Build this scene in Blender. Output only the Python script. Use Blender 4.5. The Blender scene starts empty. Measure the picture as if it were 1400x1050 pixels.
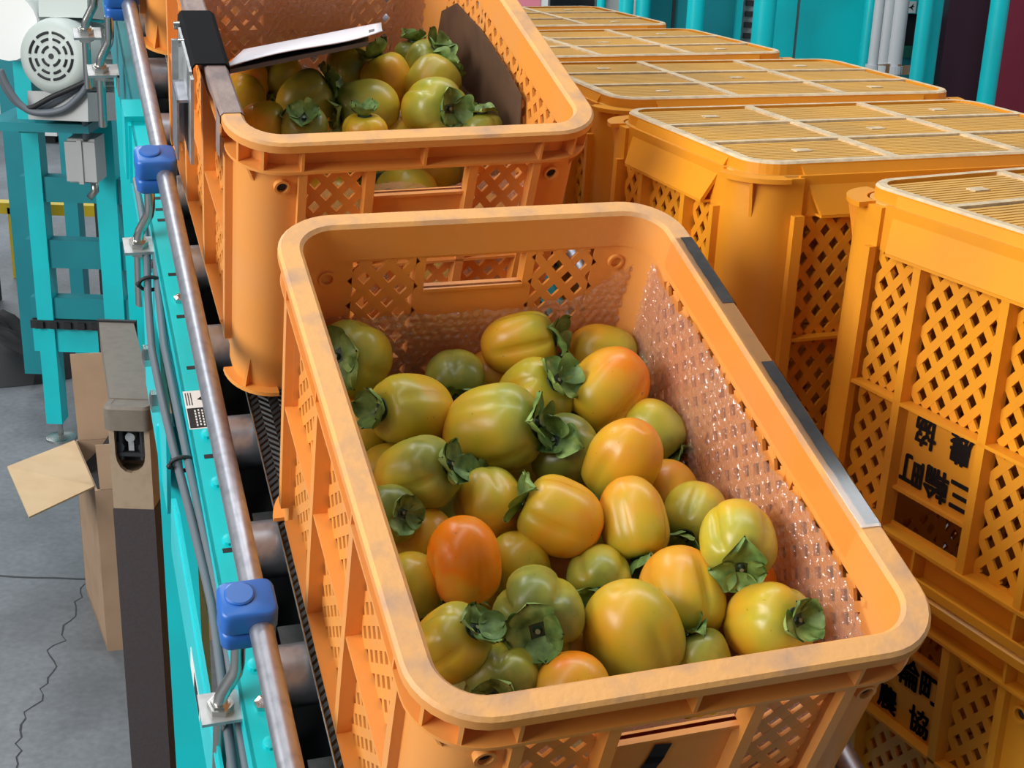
import bpy, bmesh, math, random
from math import sin, cos, pi, radians
from mathutils import Matrix, Vector, noise

random.seed(7)
SC = bpy.context.scene
COL = SC.collection

# ------------------------------------------------------------------ camera, world, lights, exposure
CAM_H = 1.68
cam_data = bpy.data.cameras.new('camera')
cam_data.sensor_fit = 'HORIZONTAL'
cam_data.sensor_width = 36.0
cam_data.lens = 1932.9 / 1400 * 36.0
cam_data.clip_start = 0.05
cam_data.clip_end = 60
cam = bpy.data.objects.new('camera', cam_data)
COL.objects.link(cam)
cam.matrix_world = Matrix.Translation((0, 0, CAM_H)) @ Matrix.Rotation(pi / 2 - 0.3544, 4, 'X') @ Matrix.Rotation(0.0341, 4, 'Z')
SC.camera = cam

world = bpy.data.worlds.new('hall_daylight')
SC.world = world
world.use_nodes = True
wn = world.node_tree
bg = wn.nodes['Background']
bg.inputs['Color'].default_value = (0.80, 0.90, 1.0, 1)
bg.inputs['Strength'].default_value = 0.16

def area_light(name, loc, target, sx, sy, power, color):
    d = bpy.data.lights.new(name, 'AREA')
    d.shape = 'RECTANGLE'; d.size = sx; d.size_y = sy; d.energy = power; d.color = color
    o = bpy.data.objects.new(name, d); COL.objects.link(o)
    o.location = loc
    o.rotation_euler = (Vector(target) - Vector(loc)).to_track_quat('-Z', 'Y').to_euler()
    return o

area_light('left_key_light', (-3.5, -0.9, 2.9), (0.0, 1.2, 1.1), 3.0, 2.2, 235, (1.0, 0.97, 0.93))  # soft key light added for the daylight from the left, its source unseen
area_light('tube_light_row', (-0.9, 0.2, 4.3), (-0.6, 0.6, 0), 0.25, 4.5, 30, (1.0, 0.98, 0.95))
area_light('tube_light_row', (1.6, 2.6, 4.3), (1.5, 2.6, 0), 0.25, 5.0, 75, (0.95, 0.98, 1.0))
area_light('tube_light_row', (-1.9, 4.2, 4.3), (-1.9, 4.4, 0), 0.25, 4.5, 70, (0.95, 0.98, 1.0))
area_light('far_floor_fill', (-3.6, 7.2, 2.9), (-2.2, 5.2, 0), 2.5, 2.0, 110, (0.93, 0.97, 1.0))  # fill light added to brighten the far left floor, no doorway built

SC.view_settings.view_transform = 'Standard'
SC.view_settings.look = 'None'
SC.view_settings.gamma = 1.0
SC.view_settings.use_curve_mapping = False
SC.view_settings.exposure = 0.08

# ------------------------------------------------------------------ materials
def lin(r, g, b):
    f = lambda c: (c / 255 / 12.92) if c / 255 <= 0.04045 else ((c / 255 + 0.055) / 1.055) ** 2.4
    return (f(r), f(g), f(b), 1)

def new_mat(name):
    m = bpy.data.materials.new(name); m.use_nodes = True
    nt = m.node_tree
    return m, nt, nt.nodes['Principled BSDF'], nt.nodes['Material Output']

def N(nt, kind, **kw):
    n = nt.nodes.new(kind)
    for k, v in kw.items():
        if k.startswith('i_'):
            n.inputs[k[2:].replace('_', ' ')].default_value = v
        else:
            setattr(n, k, v)
    return n

def ramp(nt, stops, fac):
    r = nt.nodes.new('ShaderNodeValToRGB')
    e = r.color_ramp.elements
    while len(e) < len(stops): e.new(0.5)
    for el, (p, c) in zip(e, stops): el.position = p; el.color = c
    nt.links.new(fac, r.inputs[0])
    return r.outputs[0]

def mat(name, col, rough=0.5, metal=0.0, col2=None, scale=20.0, lo=0.45, hi=0.7, bump=0.0, bump_scale=200.0,
        translucent=0.0, spec=0.5, coord='Object', detail=5.0):
    m, nt, b, out = new_mat(name)
    b.inputs['Base Color'].default_value = col
    b.inputs['Roughness'].default_value = rough
    b.inputs['Metallic'].default_value = metal
    b.inputs['Specular IOR Level'].default_value = spec
    tc = N(nt, 'ShaderNodeTexCoord')
    csock = None
    if col2:
        n = N(nt, 'ShaderNodeTexNoise'); n.inputs['Scale'].default_value = scale; n.inputs['Detail'].default_value = detail
        nt.links.new(tc.outputs[coord], n.inputs['Vector'])
        csock = ramp(nt, [(lo, col), (hi, col2)], n.outputs[0])
        nt.links.new(csock, b.inputs['Base Color'])
    if bump:
        n2 = N(nt, 'ShaderNodeTexNoise'); n2.inputs['Scale'].default_value = bump_scale; n2.inputs['Detail'].default_value = 3
        nt.links.new(tc.outputs[coord], n2.inputs['Vector'])
        bp = N(nt, 'ShaderNodeBump'); bp.inputs['Strength'].default_value = bump; bp.inputs['Distance'].default_value = 0.002
        nt.links.new(n2.outputs[0], bp.inputs['Height']); nt.links.new(bp.outputs[0], b.inputs['Normal'])
    if translucent:
        t = N(nt, 'ShaderNodeBsdfTranslucent'); t.inputs[0].default_value = col
        if csock: nt.links.new(csock, t.inputs[0])
        mx = N(nt, 'ShaderNodeMixShader'); mx.inputs[0].default_value = translucent
        nt.links.new(b.outputs[0], mx.inputs[1]); nt.links.new(t.outputs[0], mx.inputs[2])
        nt.links.new(mx.outputs[0], out.inputs['Surface'])
    return m

M = {}
M['crate'] = mat('orange_crate_plastic', lin(247, 165, 74), 0.42, col2=lin(238, 166, 94), scale=9, lo=.42, hi=.72, bump=.08, translucent=.16)
M['crate_yellow'] = mat('yellow_crate_plastic', lin(243, 163, 40), 0.38, col2=lin(226, 150, 52), scale=7, lo=.42, hi=.74, bump=.08, translucent=.16)
M['rim_worn'] = mat('worn_rim_plastic', lin(230, 168, 96), 0.55, col2=lin(172, 138, 116), scale=30, lo=.44, hi=.80, bump=.2)
M['rim_worn_yellow'] = mat('worn_yellow_rim_plastic', lin(236, 170, 74), 0.5, col2=lin(196, 160, 110), scale=14, lo=.42, hi=.75, bump=.2)
M['scuffed'] = mat('scuffed_whitish_plastic', lin(218, 194, 156), 0.65, col2=lin(184, 164, 134), scale=60, lo=.35, hi=.7, bump=.4)
M['slat_sheen_dust'] = mat('yellow_slats_sheen_and_dust', lin(234, 180, 86), 0.5, col2=lin(208, 164, 94), scale=6, lo=.4, hi=.72, bump=.1, translucent=.12)  # dust and scuffs, plus the whitish grazing sheen put into the colour
M['ink'] = mat('black_stencil_ink', lin(14, 14, 16), 0.55)
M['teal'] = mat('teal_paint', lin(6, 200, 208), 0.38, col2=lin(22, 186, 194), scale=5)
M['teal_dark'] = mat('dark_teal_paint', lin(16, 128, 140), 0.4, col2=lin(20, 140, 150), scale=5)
M['steel'] = mat('brushed_steel', lin(178, 180, 188), 0.42, .9, col2=lin(158, 160, 168), scale=90)
M['zinc'] = mat('zinc_plated_steel', lin(205, 205, 200), 0.25, 1.0)
M['galv'] = mat('galvanised_plate', lin(190, 192, 192), 0.45, 0.7, col2=lin(160, 165, 166), scale=50)
M['blue'] = mat('blue_clamp_plastic', lin(40, 102, 186), 0.35)
M['black'] = mat('black_rubber', lin(24, 25, 28), 0.6)
M['strap'] = mat('black_webbing', lin(12, 12, 16), 0.85, spec=.2)
M['void'] = mat('dark_steel_and_hole_shade', lin(36, 38, 42), 0.6)  # dark steel; also painted in for the shade inside open holes
M['cable'] = mat('grey_cable_sheath', lin(96, 104, 112), 0.5)
M['motor'] = mat('motor_grey_paint', lin(186, 196, 192), 0.45)
M['box_grey'] = mat('light_grey_box', lin(176, 180, 180), 0.5)
M['card'] = mat('brown_cardboard', lin(166, 138, 112), 0.85, col2=lin(154, 128, 104), scale=12, bump=.1)
M['card_light'] = mat('pale_cardboard', lin(206, 178, 140), 0.85, col2=lin(196, 166, 128), scale=12)  # paler cardboard tone, used on the left flap only
M['taupe'] = mat('taupe_paint', lin(122, 112, 100), 0.5, col2=lin(112, 102, 92), scale=60)
M['beige'] = mat('beige_paint', lin(168, 146, 122), 0.5, col2=lin(158, 137, 114), scale=60)
M['dark_post'] = mat('dark_foam_sleeve', lin(66, 58, 60), 0.75, col2=lin(60, 54, 57), scale=300, bump=.2)
M['white'] = mat('white_print', lin(226, 228, 226), 0.5)
M['paper'] = mat('white_paper', lin(228, 226, 232), 0.7)
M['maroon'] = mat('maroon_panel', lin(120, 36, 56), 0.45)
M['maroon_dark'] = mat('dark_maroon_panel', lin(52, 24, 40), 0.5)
M['pipe_grey'] = mat('pale_grey_pipe', lin(196, 200, 204), 0.5)
M['yellow_paint'] = mat('yellow_paint', lin(206, 180, 20), 0.5)
M['wall'] = mat('pale_wall', lin(205, 212, 216), 0.8, col2=lin(190, 198, 204), scale=3)
M['tape_grey'] = mat('dusty_grey_tape', lin(150, 130, 122), 0.6, col2=lin(120, 104, 102), scale=40, lo=.38, hi=.66, bump=.3)
M['tape_dark'] = mat('dark_grey_tape', lin(84, 74, 70), 0.5, col2=lin(60, 54, 54), scale=50, lo=.4, hi=.6, bump=.15)
M['brown_strip'] = mat('dark_brown_card', lin(88, 62, 42), 0.7, col2=lin(74, 52, 36), scale=30)
M['board'] = mat('grey_clipboard', lin(84, 88, 94), 0.45)
M['calyx_dark'] = mat('dark_calyx', lin(40, 62, 36), 0.5, col2=lin(26, 40, 26), scale=60)
M['stem'] = mat('pale_stem_end', lin(120, 126, 100), 0.45)
M['dry_tip'] = mat('dried_leaf_tip', lin(34, 26, 20), 0.8)
M['green_panel'] = mat('dark_green_metal', lin(14, 96, 80), 0.5)

# sepals: mid green, paler and darker patches
m, nt, b, out = new_mat('persimmon_sepal_green')
tc = N(nt, 'ShaderNodeTexCoord'); n = N(nt, 'ShaderNodeTexNoise'); n.inputs['Scale'].default_value = 2.2; n.inputs['Detail'].default_value = 6
oi = N(nt, 'ShaderNodeObjectInfo'); ad = N(nt, 'ShaderNodeVectorMath', operation='ADD')
nt.links.new(tc.outputs['Object'], ad.inputs[0]); nt.links.new(oi.outputs['Random'], ad.inputs[1]); nt.links.new(ad.outputs[0], n.inputs['Vector'])
c = ramp(nt, [(.30, lin(70, 96, 42)), (.5, lin(112, 144, 72)), (.72, lin(158, 182, 104))], n.outputs[0])
nt.links.new(c, b.inputs['Base Color']); b.inputs['Roughness'].default_value = .55
M['sepal'] = m

# persimmon skin: ripeness comes from the object's colour, greener towards the calyx (local +Z), speckled
m, nt, b, out = new_mat('persimmon_skin')
tc = N(nt, 'ShaderNodeTexCoord'); oi = N(nt, 'ShaderNodeObjectInfo')
sepc = N(nt, 'ShaderNodeSeparateColor'); nt.links.new(oi.outputs['Color'], sepc.inputs[0])
sx = N(nt, 'ShaderNodeSeparateXYZ'); nt.links.new(tc.outputs['Object'], sx.inputs[0])
off = N(nt, 'ShaderNodeVectorMath', operation='SCALE'); off.inputs['Scale'].default_value = 7.3
comb = N(nt, 'ShaderNodeCombineXYZ'); nt.links.new(oi.outputs['Random'], comb.inputs[0]); nt.links.new(oi.outputs['Random'], comb.inputs[2])
nt.links.new(comb.outputs[0], off.inputs[0])
ad = N(nt, 'ShaderNodeVectorMath', operation='ADD'); nt.links.new(tc.outputs['Object'], ad.inputs[0]); nt.links.new(off.outputs[0], ad.inputs[1])
n1 = N(nt, 'ShaderNodeTexNoise'); n1.inputs['Scale'].default_value = 1.1; n1.inputs['Detail'].default_value = 2.5; nt.links.new(ad.outputs[0], n1.inputs['Vector'])
def mth(op, a, b_):
    q = N(nt, 'ShaderNodeMath', operation=op)
    for k, v in ((0, a), (1, b_)):
        if isinstance(v, (int, float)): q.inputs[k].default_value = v
        else: nt.links.new(v, q.inputs[k])
    return q.outputs[0]
zz = mth('MULTIPLY', sx.outputs['Z'], -.22)
nn = mth('MULTIPLY', mth('SUBTRACT', n1.outputs[0], .5), .70)
rip = mth('ADD', mth('ADD', sepc.outputs[0], zz), nn)
c = ramp(nt, [(.0, lin(116, 124, 50)), (.20, lin(160, 160, 62)), (.42, lin(190, 172, 46)), (.64, lin(218, 168, 40)), (.84, lin(226, 156, 40)), (1.0, lin(240, 130, 6))], rip)
# waxy bloom, pale patches
n3 = N(nt, 'ShaderNodeTexNoise'); n3.inputs['Scale'].default_value = 2.0; n3.inputs['Detail'].default_value = 4; nt.links.new(ad.outputs[0], n3.inputs['Vector'])
blo = N(nt, 'ShaderNodeMapRange'); blo.inputs['From Min'].default_value = .50; blo.inputs['From Max'].default_value = .78; blo.inputs['To Max'].default_value = .30
nt.links.new(n3.outputs[0], blo.inputs['Value'])
mxb = N(nt, 'ShaderNodeMix', data_type='RGBA'); nt.links.new(blo.outputs[0], mxb.inputs['Factor']); nt.links.new(c, mxb.inputs['A']); mxb.inputs['B'].default_value = lin(206, 176, 96)
# dark specks
n4 = N(nt, 'ShaderNodeTexNoise'); n4.inputs['Scale'].default_value = 9.0; n4.inputs['Detail'].default_value = 4; nt.links.new(ad.outputs[0], n4.inputs['Vector'])
spk = N(nt, 'ShaderNodeMapRange'); spk.inputs['From Min'].default_value = .715; spk.inputs['From Max'].default_value = .76; spk.inputs['To Max'].default_value = .8
nt.links.new(n4.outputs[0], spk.inputs['Value'])
mxs = N(nt, 'ShaderNodeMix', data_type='RGBA'); nt.links.new(spk.outputs[0], mxs.inputs['Factor']); nt.links.new(mxb.outputs['Result'], mxs.inputs['A']); mxs.inputs['B'].default_value = lin(70, 52, 26)
nt.links.new(mxs.outputs['Result'], b.inputs['Base Color'])
b.inputs['Roughness'].default_value = .30
b.inputs['Subsurface Weight'].default_value = .06
b.inputs['Subsurface Radius'].default_value = (.010, .005, .002)
_n = N(nt, 'ShaderNodeTexNoise'); _n.inputs['Scale'].default_value = 14; _n.inputs['Detail'].default_value = 4; nt.links.new(ad.outputs[0], _n.inputs['Vector'])
_r = N(nt, 'ShaderNodeMapRange'); _r.inputs['To Min'].default_value = .20; _r.inputs['To Max'].default_value = .46; nt.links.new(_n.outputs[0], _r.inputs['Value']); nt.links.new(_r.outputs[0], b.inputs['Roughness'])
M['skin'] = m

# bubble wrap film: mostly clear, milky, glossy
m, nt, b, out = new_mat('bubble_wrap_film')
tr = N(nt, 'ShaderNodeBsdfTransparent'); gl = N(nt, 'ShaderNodeBsdfGlossy'); df = N(nt, 'ShaderNodeMixShader'); dd = N(nt, 'ShaderNodeBsdfDiffuse'); dt = N(nt, 'ShaderNodeBsdfTranslucent'); df.inputs[0].default_value = .35
dd.inputs[0].default_value = lin(236, 200, 192); dt.inputs[0].default_value = lin(236, 200, 192); nt.links.new(dd.outputs[0], df.inputs[1]); nt.links.new(dt.outputs[0], df.inputs[2])
gl.inputs['Roughness'].default_value = .16
m1 = N(nt, 'ShaderNodeMixShader'); m1.inputs[0].default_value = .28; m2 = N(nt, 'ShaderNodeMixShader')
tcf = N(nt, 'ShaderNodeTexCoord'); nf = N(nt, 'ShaderNodeTexNoise'); nf.inputs['Scale'].default_value = 260; nf.inputs['Detail'].default_value = 2
nt.links.new(tcf.outputs['Object'], nf.inputs['Vector']); bf = N(nt, 'ShaderNodeBump'); bf.inputs['Strength'].default_value = .9; bf.inputs['Distance'].default_value = .003
nt.links.new(nf.outputs[0], bf.inputs['Height']); nt.links.new(bf.outputs[0], gl.inputs['Normal'])
nt.links.new(tr.outputs[0], m1.inputs[1]); nt.links.new(df.outputs[0], m1.inputs[2])
m2.inputs[0].default_value = .24; nt.links.new(m1.outputs[0], m2.inputs[1]); nt.links.new(gl.outputs[0], m2.inputs[2])
nt.links.new(m2.outputs[0], out.inputs['Surface'])
M['film'] = m
m, nt, b, out = new_mat('clear_packing_tape')
tr = N(nt, 'ShaderNodeBsdfTransparent'); gl = N(nt, 'ShaderNodeBsdfGlossy'); gl.inputs['Roughness'].default_value = .08
fr = N(nt, 'ShaderNodeFresnel'); fr.inputs[0].default_value = 1.35; m2 = N(nt, 'ShaderNodeMixShader')
nt.links.new(fr.outputs[0], m2.inputs[0]); nt.links.new(tr.outputs[0], m2.inputs[1]); nt.links.new(gl.outputs[0], m2.inputs[2])
nt.links.new(m2.outputs[0], out.inputs['Surface'])
M['clear_tape'] = m

# rough-top belt with a herringbone relief
m, nt, b, out = new_mat('black_herringbone_belt')
tc = N(nt, 'ShaderNodeTexCoord'); sx = N(nt, 'ShaderNodeSeparateXYZ'); nt.links.new(tc.outputs['Object'], sx.inputs[0])
px = mth('PINGPONG', sx.outputs['X'], .010)
ph = mth('MULTIPLY', mth('ADD', sx.outputs['Y'], mth('MULTIPLY', px, .9)), 2 * pi / .0085)
sn = mth('SINE', ph, 0)
bp = N(nt, 'ShaderNodeBump'); bp.inputs['Distance'].default_value = .002; bp.inputs['Strength'].default_value = 1
nt.links.new(sn, bp.inputs['Height']); nt.links.new(bp.outputs[0], b.inputs['Normal'])
b.inputs['Base Color'].default_value = lin(36, 40, 42); b.inputs['Roughness'].default_value = .5
M['belt'] = m

# concrete floor
m, nt, b, out = new_mat('concrete_floor')
tc = N(nt, 'ShaderNodeTexCoord'); n1 = N(nt, 'ShaderNodeTexNoise'); n1.inputs['Scale'].default_value = 1.6; n1.inputs['Detail'].default_value = 8; n1.inputs['Roughness'].default_value = .65
nt.links.new(tc.outputs['Object'], n1.inputs['Vector'])
c = ramp(nt, [(.30, lin(82, 86, 90)), (.5, lin(104, 109, 114)), (.72, lin(126, 131, 136))], n1.outputs[0])
n2 = N(nt, 'ShaderNodeTexNoise'); n2.inputs['Scale'].default_value = 60; n2.inputs['Detail'].default_value = 4; nt.links.new(tc.outputs['Object'], n2.inputs['Vector'])
mm = N(nt, 'ShaderNodeMix', data_type='RGBA', blend_type='OVERLAY'); mm.inputs['Factor'].default_value = .35
nt.links.new(c, mm.inputs['A']); nt.links.new(n2.outputs[0], mm.inputs['B']); nt.links.new(mm.outputs['Result'], b.inputs['Base Color'])
b.inputs['Roughness'].default_value = .6
M['concrete'] = m

# ------------------------------------------------------------------ mesh helpers
class MB:
    """collects faces with material slots; build() links them as ONE mesh object"""
    def __init__(s): s.v = []; s.f = []; s.mi = []; s.mats = []; s.cur = 0
    def use(s, mt):
        if mt not in s.mats: s.mats.append(mt)
        s.cur = s.mats.index(mt); return s
    def face(s, idx): s.f.append(tuple(idx)); s.mi.append(s.cur)
    def add(s, vs, fs):
        o = len(s.v); s.v.extend([tuple(v) for v in vs])
        for f in fs: s.face([i + o for i in f])
    def hexa(s, p):   # 8 points: bottom 4 then top 4
        s.add(p, [(3, 2, 1, 0), (4, 5, 6, 7), (0, 1, 5, 4), (1, 2, 6, 5), (2, 3, 7, 6), (3, 0, 4, 7)])
    def box(s, x0, x1, y0, y1, z0, z1):
        s.hexa([(x0, y0, z0), (x1, y0, z0), (x1, y1, z0), (x0, y1, z0), (x0, y0, z1), (x1, y0, z1), (x1, y1, z1), (x0, y1, z1)])
    def bar(s, a, b, u, w, h):   # box along a-b, width w along u, height h along the third axis
        a = Vector(a); b = Vector(b); t = (b - a).normalized(); u = Vector(u); u = (u - t * u.dot(t)).normalized(); n = t.cross(u)
        u = u * w / 2; n = n * h / 2
        s.hexa([a - u - n, a + u - n, a + u + n, a - u + n, b - u - n, b + u - n, b + u + n, b - u + n])
    def tube(s, pts, r, n=12, cap=True):
        pts = [Vector(p) for p in pts]; rings = []; o = len(s.v)
        t0 = (pts[1] - pts[0]).normalized(); u = t0.orthogonal().normalized()
        for i, p in enumerate(pts):
            a = pts[max(i - 1, 0)]; b = pts[min(i + 1, len(pts) - 1)]; t = (b - a).normalized()
            u = (u - t * u.dot(t)).normalized(); w = t.cross(u)
            rr = r[i] if isinstance(r, (list, tuple)) else r
            s.v.extend([tuple(p + (u * cos(2 * pi * k / n) + w * sin(2 * pi * k / n)) * rr) for k in range(n)])
        for i in range(len(pts) - 1):
            for k in range(n):
                k2 = (k + 1) % n; s.face((o + i * n + k, o + i * n + k2, o + (i + 1) * n + k2, o + (i + 1) * n + k))
        if cap:
            s.face([o + k for k in reversed(range(n))]); e = o + (len(pts) - 1) * n; s.face([e + k for k in range(n)])
    def grid(s, fn, nu, nv):
        o = len(s.v)
        for j in range(nv + 1):
            for i in range(nu + 1): s.v.append(tuple(fn(i / nu, j / nv)))
        for j in range(nv):
            for i in range(nu):
                a = o + j * (nu + 1) + i; s.face((a, a + 1, a + nu + 2, a + nu + 1))
    def prism(s, poly, off):   # polygon extruded by vector
        n = len(poly); o = Vector(off); vs = [Vector(p) for p in poly] + [Vector(p) + o for p in poly]
        s.add(vs, [tuple(reversed(range(n))), tuple(range(n, 2 * n))] + [(i, (i + 1) % n, n + (i + 1) % n, n + i) for i in range(n)])
    def mapv(s, fn, start=0): s.v[start:] = [tuple(fn(*v)) for v in s.v[start:]]; return s
    def mesh(s, name, smooth=False, angle=None, recalc=True):
        me = bpy.data.meshes.new(name); me.from_pydata(s.v, [], s.f)
        for mt in (s.mats or [M['crate']]): me.materials.append(mt)
        me.polygons.foreach_set('material_index', s.mi)
        if recalc:
            bm = bmesh.new(); bm.from_mesh(me); bmesh.ops.recalc_face_normals(bm, faces=bm.faces); bm.to_mesh(me); bm.free()
        if smooth:
            me.polygons.foreach_set('use_smooth', [True] * len(me.polygons))
            if angle: me.set_sharp_from_angle(angle=radians(angle))
        me.update(); return me

def link(name, me, parent=None, mw=None):
    o = bpy.data.objects.new(name, me); COL.objects.link(o)
    if parent: o.parent = parent
    if mw is not None: o.matrix_local = mw
    return o

def thing(name, label, cat, mw=None, group=None, me=None):
    o = bpy.data.objects.new(name, me); COL.objects.link(o)
    if mw is not None: o.matrix_world = mw
    o['label'] = label; o['category'] = cat
    if group: o['group'] = group
    if me is None: o.empty_display_size = .05
    return o

def structure(name, me, mw=None):
    o = link(name, me, None, mw); o['kind'] = 'structure'; return o

def copy_tree(o):
    c = o.copy(); COL.objects.link(c)
    for ch in o.children:
        d = ch.copy(); COL.objects.link(d); d.parent = c
        for g in ch.children:
            e = g.copy(); COL.objects.link(e); e.parent = d
    return c

def rr_path(w, l, r, n=8):
    """rounded rectangle outline, counter-clockwise: (x, y, nx, ny)"""
    out = []
    for cx, cy, a0 in ((w / 2 - r, l / 2 - r, 0), (-w / 2 + r, l / 2 - r, pi / 2), (-w / 2 + r, -l / 2 + r, pi), (w / 2 - r, -l / 2 + r, 1.5 * pi)):
        for k in range(n + 1):
            a = a0 + pi / 2 * k / n; out.append((cx + r * cos(a), cy + r * sin(a), cos(a), sin(a)))
    return out

def sweep(mb, path, prof, closed=True, mats=None):
    """prof: closed list of (inset, z); mats: optional material per profile edge"""
    n = len(path); k = len(prof); o = len(mb.v)
    for x, y, nx, ny in path:
        for d, z in prof: mb.v.append((x - nx * d, y - ny * d, z))
    for i in range(n if closed else n - 1):
        i2 = (i + 1) % n
        for j in range(k):
            j2 = (j + 1) % k
            if mats: mb.use(mats[j])
            mb.face((o + i * k + j, o + i2 * k + j, o + i2 * k + j2, o + i * k + j2))
    if not closed:
        mb.face([o + j for j in range(k)]); mb.face([o + (n - 1) * k + j for j in reversed(range(k))])

# ------------------------------------------------------------------ setting
CONV = Matrix.Translation((0.0096, 1.0823, CAM_H - 0.6625)) @ Matrix.Rotation(0.3380, 4, 'Z') @ Matrix.Rotation(0.3607, 4, 'X')   # inclined conveyor frame

b = MB().use(M['concrete']); b.box(-7, 7, -2.5, 9.1, -.1, 0)
floor = structure('floor', b.mesh('floor'))
b = MB().use(M['void'])
pts = [(-.93 + .03 * noise.noise((t * 5.1, .3, 0)) + .012 * noise.noise((t * 23.0, 1.3, 0)) - .02 * t, 2.05 + t * .22) for t in [i * .1 for i in range(46)]]
for (x0, y0), (x1, y1) in zip(pts, pts[1:]):
    w = .0018 + .0012 * noise.noise((x0 * 40, y0 * 20, 0)); b.add([(x0 - w, y0, .0006), (x0 + w, y0, .0006), (x1 + w, y1, .0006), (x1 - w, y1, .0006)], [(0, 1, 2, 3)])
x = -2.4
while x < -.75:
    b.add([(x, 3.06 + .01 * noise.noise((x * 9, 0, 0)), .0006), (x + .05, 3.06 + .01 * noise.noise((x * 9 + .45, 0, 0)), .0006), (x + .05, 3.068 + .01 * noise.noise((x * 9 + .45, 0, 0)), .0006), (x, 3.068 + .01 * noise.noise((x * 9, 0, 0)), .0006)], [(0, 1, 2, 3)]); x += .05
link('crack', b.mesh('crack', recalc=False), floor)
b = MB().use(M['wall']); b.box(-7, 7, 9.0, 9.15, 0, 5); structure('wall_back', b.mesh('wall_back'))
b = MB().use(M['wall']); b.box(6.9, 7.05, -2.5, 9.0, 0, 5); structure('wall_right', b.mesh('wall_right'))

# ------------------------------------------------------------------ harvest crates
CW, CL, CH = .365, .525, .320
ZLED, ZSILL, ZHOLE, ZRL, ZFLAP = .172, .250, .284, .285, .048
WD0, WD1 = .0165, .0195          # wall thickness, as insets from the outer rim plane
RC = .052

def lattice(mb, P, u0, u1, z0, z1, pu=.0225, pz=.0265, w=.0080):
    """crossed diagonal bars clipped to a rectangle; P maps (u, inset, z) to the mesh"""
    sl = pz / pu
    for sg in (1, -1):
        k0 = int(math.floor((min(sg * u0, sg * u1) / pu + z0 / pz))) - 1; k1 = int(math.ceil((max(sg * u0, sg * u1) / pu + z1 / pz))) + 1
        for k in range(k0, k1 + 1):
            # sg*u/pu + z/pz = k
            pts = []
            for u in (u0, u1):
                z = (k - sg * u / pu) * pz
                if z0 - 1e-9 <= z <= z1 + 1e-9: pts.append((u, z))
            for z in (z0, z1):
                u = (k - z / pz) * pu * sg
                if u0 - 1e-9 <= u <= u1 + 1e-9: pts.append((u, z))
            if len(pts) < 2: continue
            pts.sort(); a, c = pts[0], pts[-1]
            if abs(a[0] - c[0]) < 1e-4: continue
            d = Vector((c[0] - a[0], c[1] - a[1])).normalized(); n = Vector((-d.y, d.x)) * w / 2
            q = [(a[0] - n.x, a[1] - n.y), (c[0] - n.x, c[1] - n.y), (c[0] + n.x, c[1] + n.y), (a[0] + n.x, a[1] + n.y)]
            e = .0002 if sg > 0 else 0
            mb.hexa([P(u, WD0 + e, z) for u, z in q] + [P(u, WD1 - e, z) for u, z in q])

def taper(x, y, z):
    s = .972 + .028 * z / CH
    return (x * s, y * s, z)

def wall_boxes(mb, P, kind):
    def bx(u0, u1, d0, d1, z0, z1):
        mb.hexa([P(u0, d0, z0), P(u1, d0, z0), P(u1, d1, z0), P(u0, d1, z0), P(u0, d0, z1), P(u1, d0, z1), P(u1, d1, z1), P(u0, d1, z1)])
    if kind == 'end':
        half = CW / 2 - RC
        for s in (-1, 1):
            a, c = sorted((s * .055, s * .113))
            lattice(mb, P, a, c, ZFLAP, ZLED - .003); lattice(mb, P, a, c, ZLED, ZRL - .002)
            a, c = sorted((s * .0465, s * .0555)); bx(a, c, .005, WD1, ZFLAP, ZRL)            # rib beside the handle
            a, c = sorted((s * .112, s * .120)); bx(a, c, .004, .0182, ZFLAP, ZRL)              # corner pillar
        lattice(mb, P, -.0465, .0465, ZFLAP, ZLED - .003)
        bx(-.0465, .0465, WD0, WD1, ZLED, ZSILL)                                              # lettering panel
        bx(-.0465, .0465, .012, WD1 + .002, ZSILL - .003, ZSILL)                              # hand hole sill
        bx(-.118, .118, .005, WD0 + .001, ZLED - .003, ZLED)                                  # middle ledge
        hw, flap, mid = .108, .092, .1125
    else:
        half = CL / 2 - RC
        pil = (-.196, -.064, .064, .196)
        for u0, u1 in zip(pil, pil[1:]):
            lattice(mb, P, u0 + .004, u1 - .004, ZFLAP, ZLED - .003); lattice(mb, P, u0 + .004, u1 - .004, ZLED, ZRL - .002)
        for u in pil: bx(u - .0055, u + .0055, .004, .0182 if abs(u) > .1 else WD1, ZFLAP, ZRL)
        bx(-.200, .200, .005, WD0 + .001, ZLED - .003, ZLED)
        hw, flap, mid = .190, .172, .1925
    bx(-half, half, WD0 + .0004, WD1 - .0004, ZRL - .003, CH - .0065)                                          # band under the rim
    # sloping skirt at the foot: a shallow trapezoid leaning in to the nesting plate
    v0 = [P(-hw, .024, .001), P(hw, .024, .001), P(flap, .004, ZFLAP), P(-flap, .004, ZFLAP)]
    v1 = [P(-hw, .027, .001), P(hw, .027, .001), P(flap, .008, ZFLAP + .001), P(-flap, .008, ZFLAP + .001)]
    mb.hexa([v0[0], v0[1], v1[1], v1[0], v0[3], v0[2], v1[2], v1[3]])
    bx(-mid, mid, WD0 - .001, WD1 + .0004, .0122, ZFLAP + .0031)
    bx(-flap, flap, .0042, WD1, ZFLAP + .0002, ZFLAP + .0028)

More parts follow.
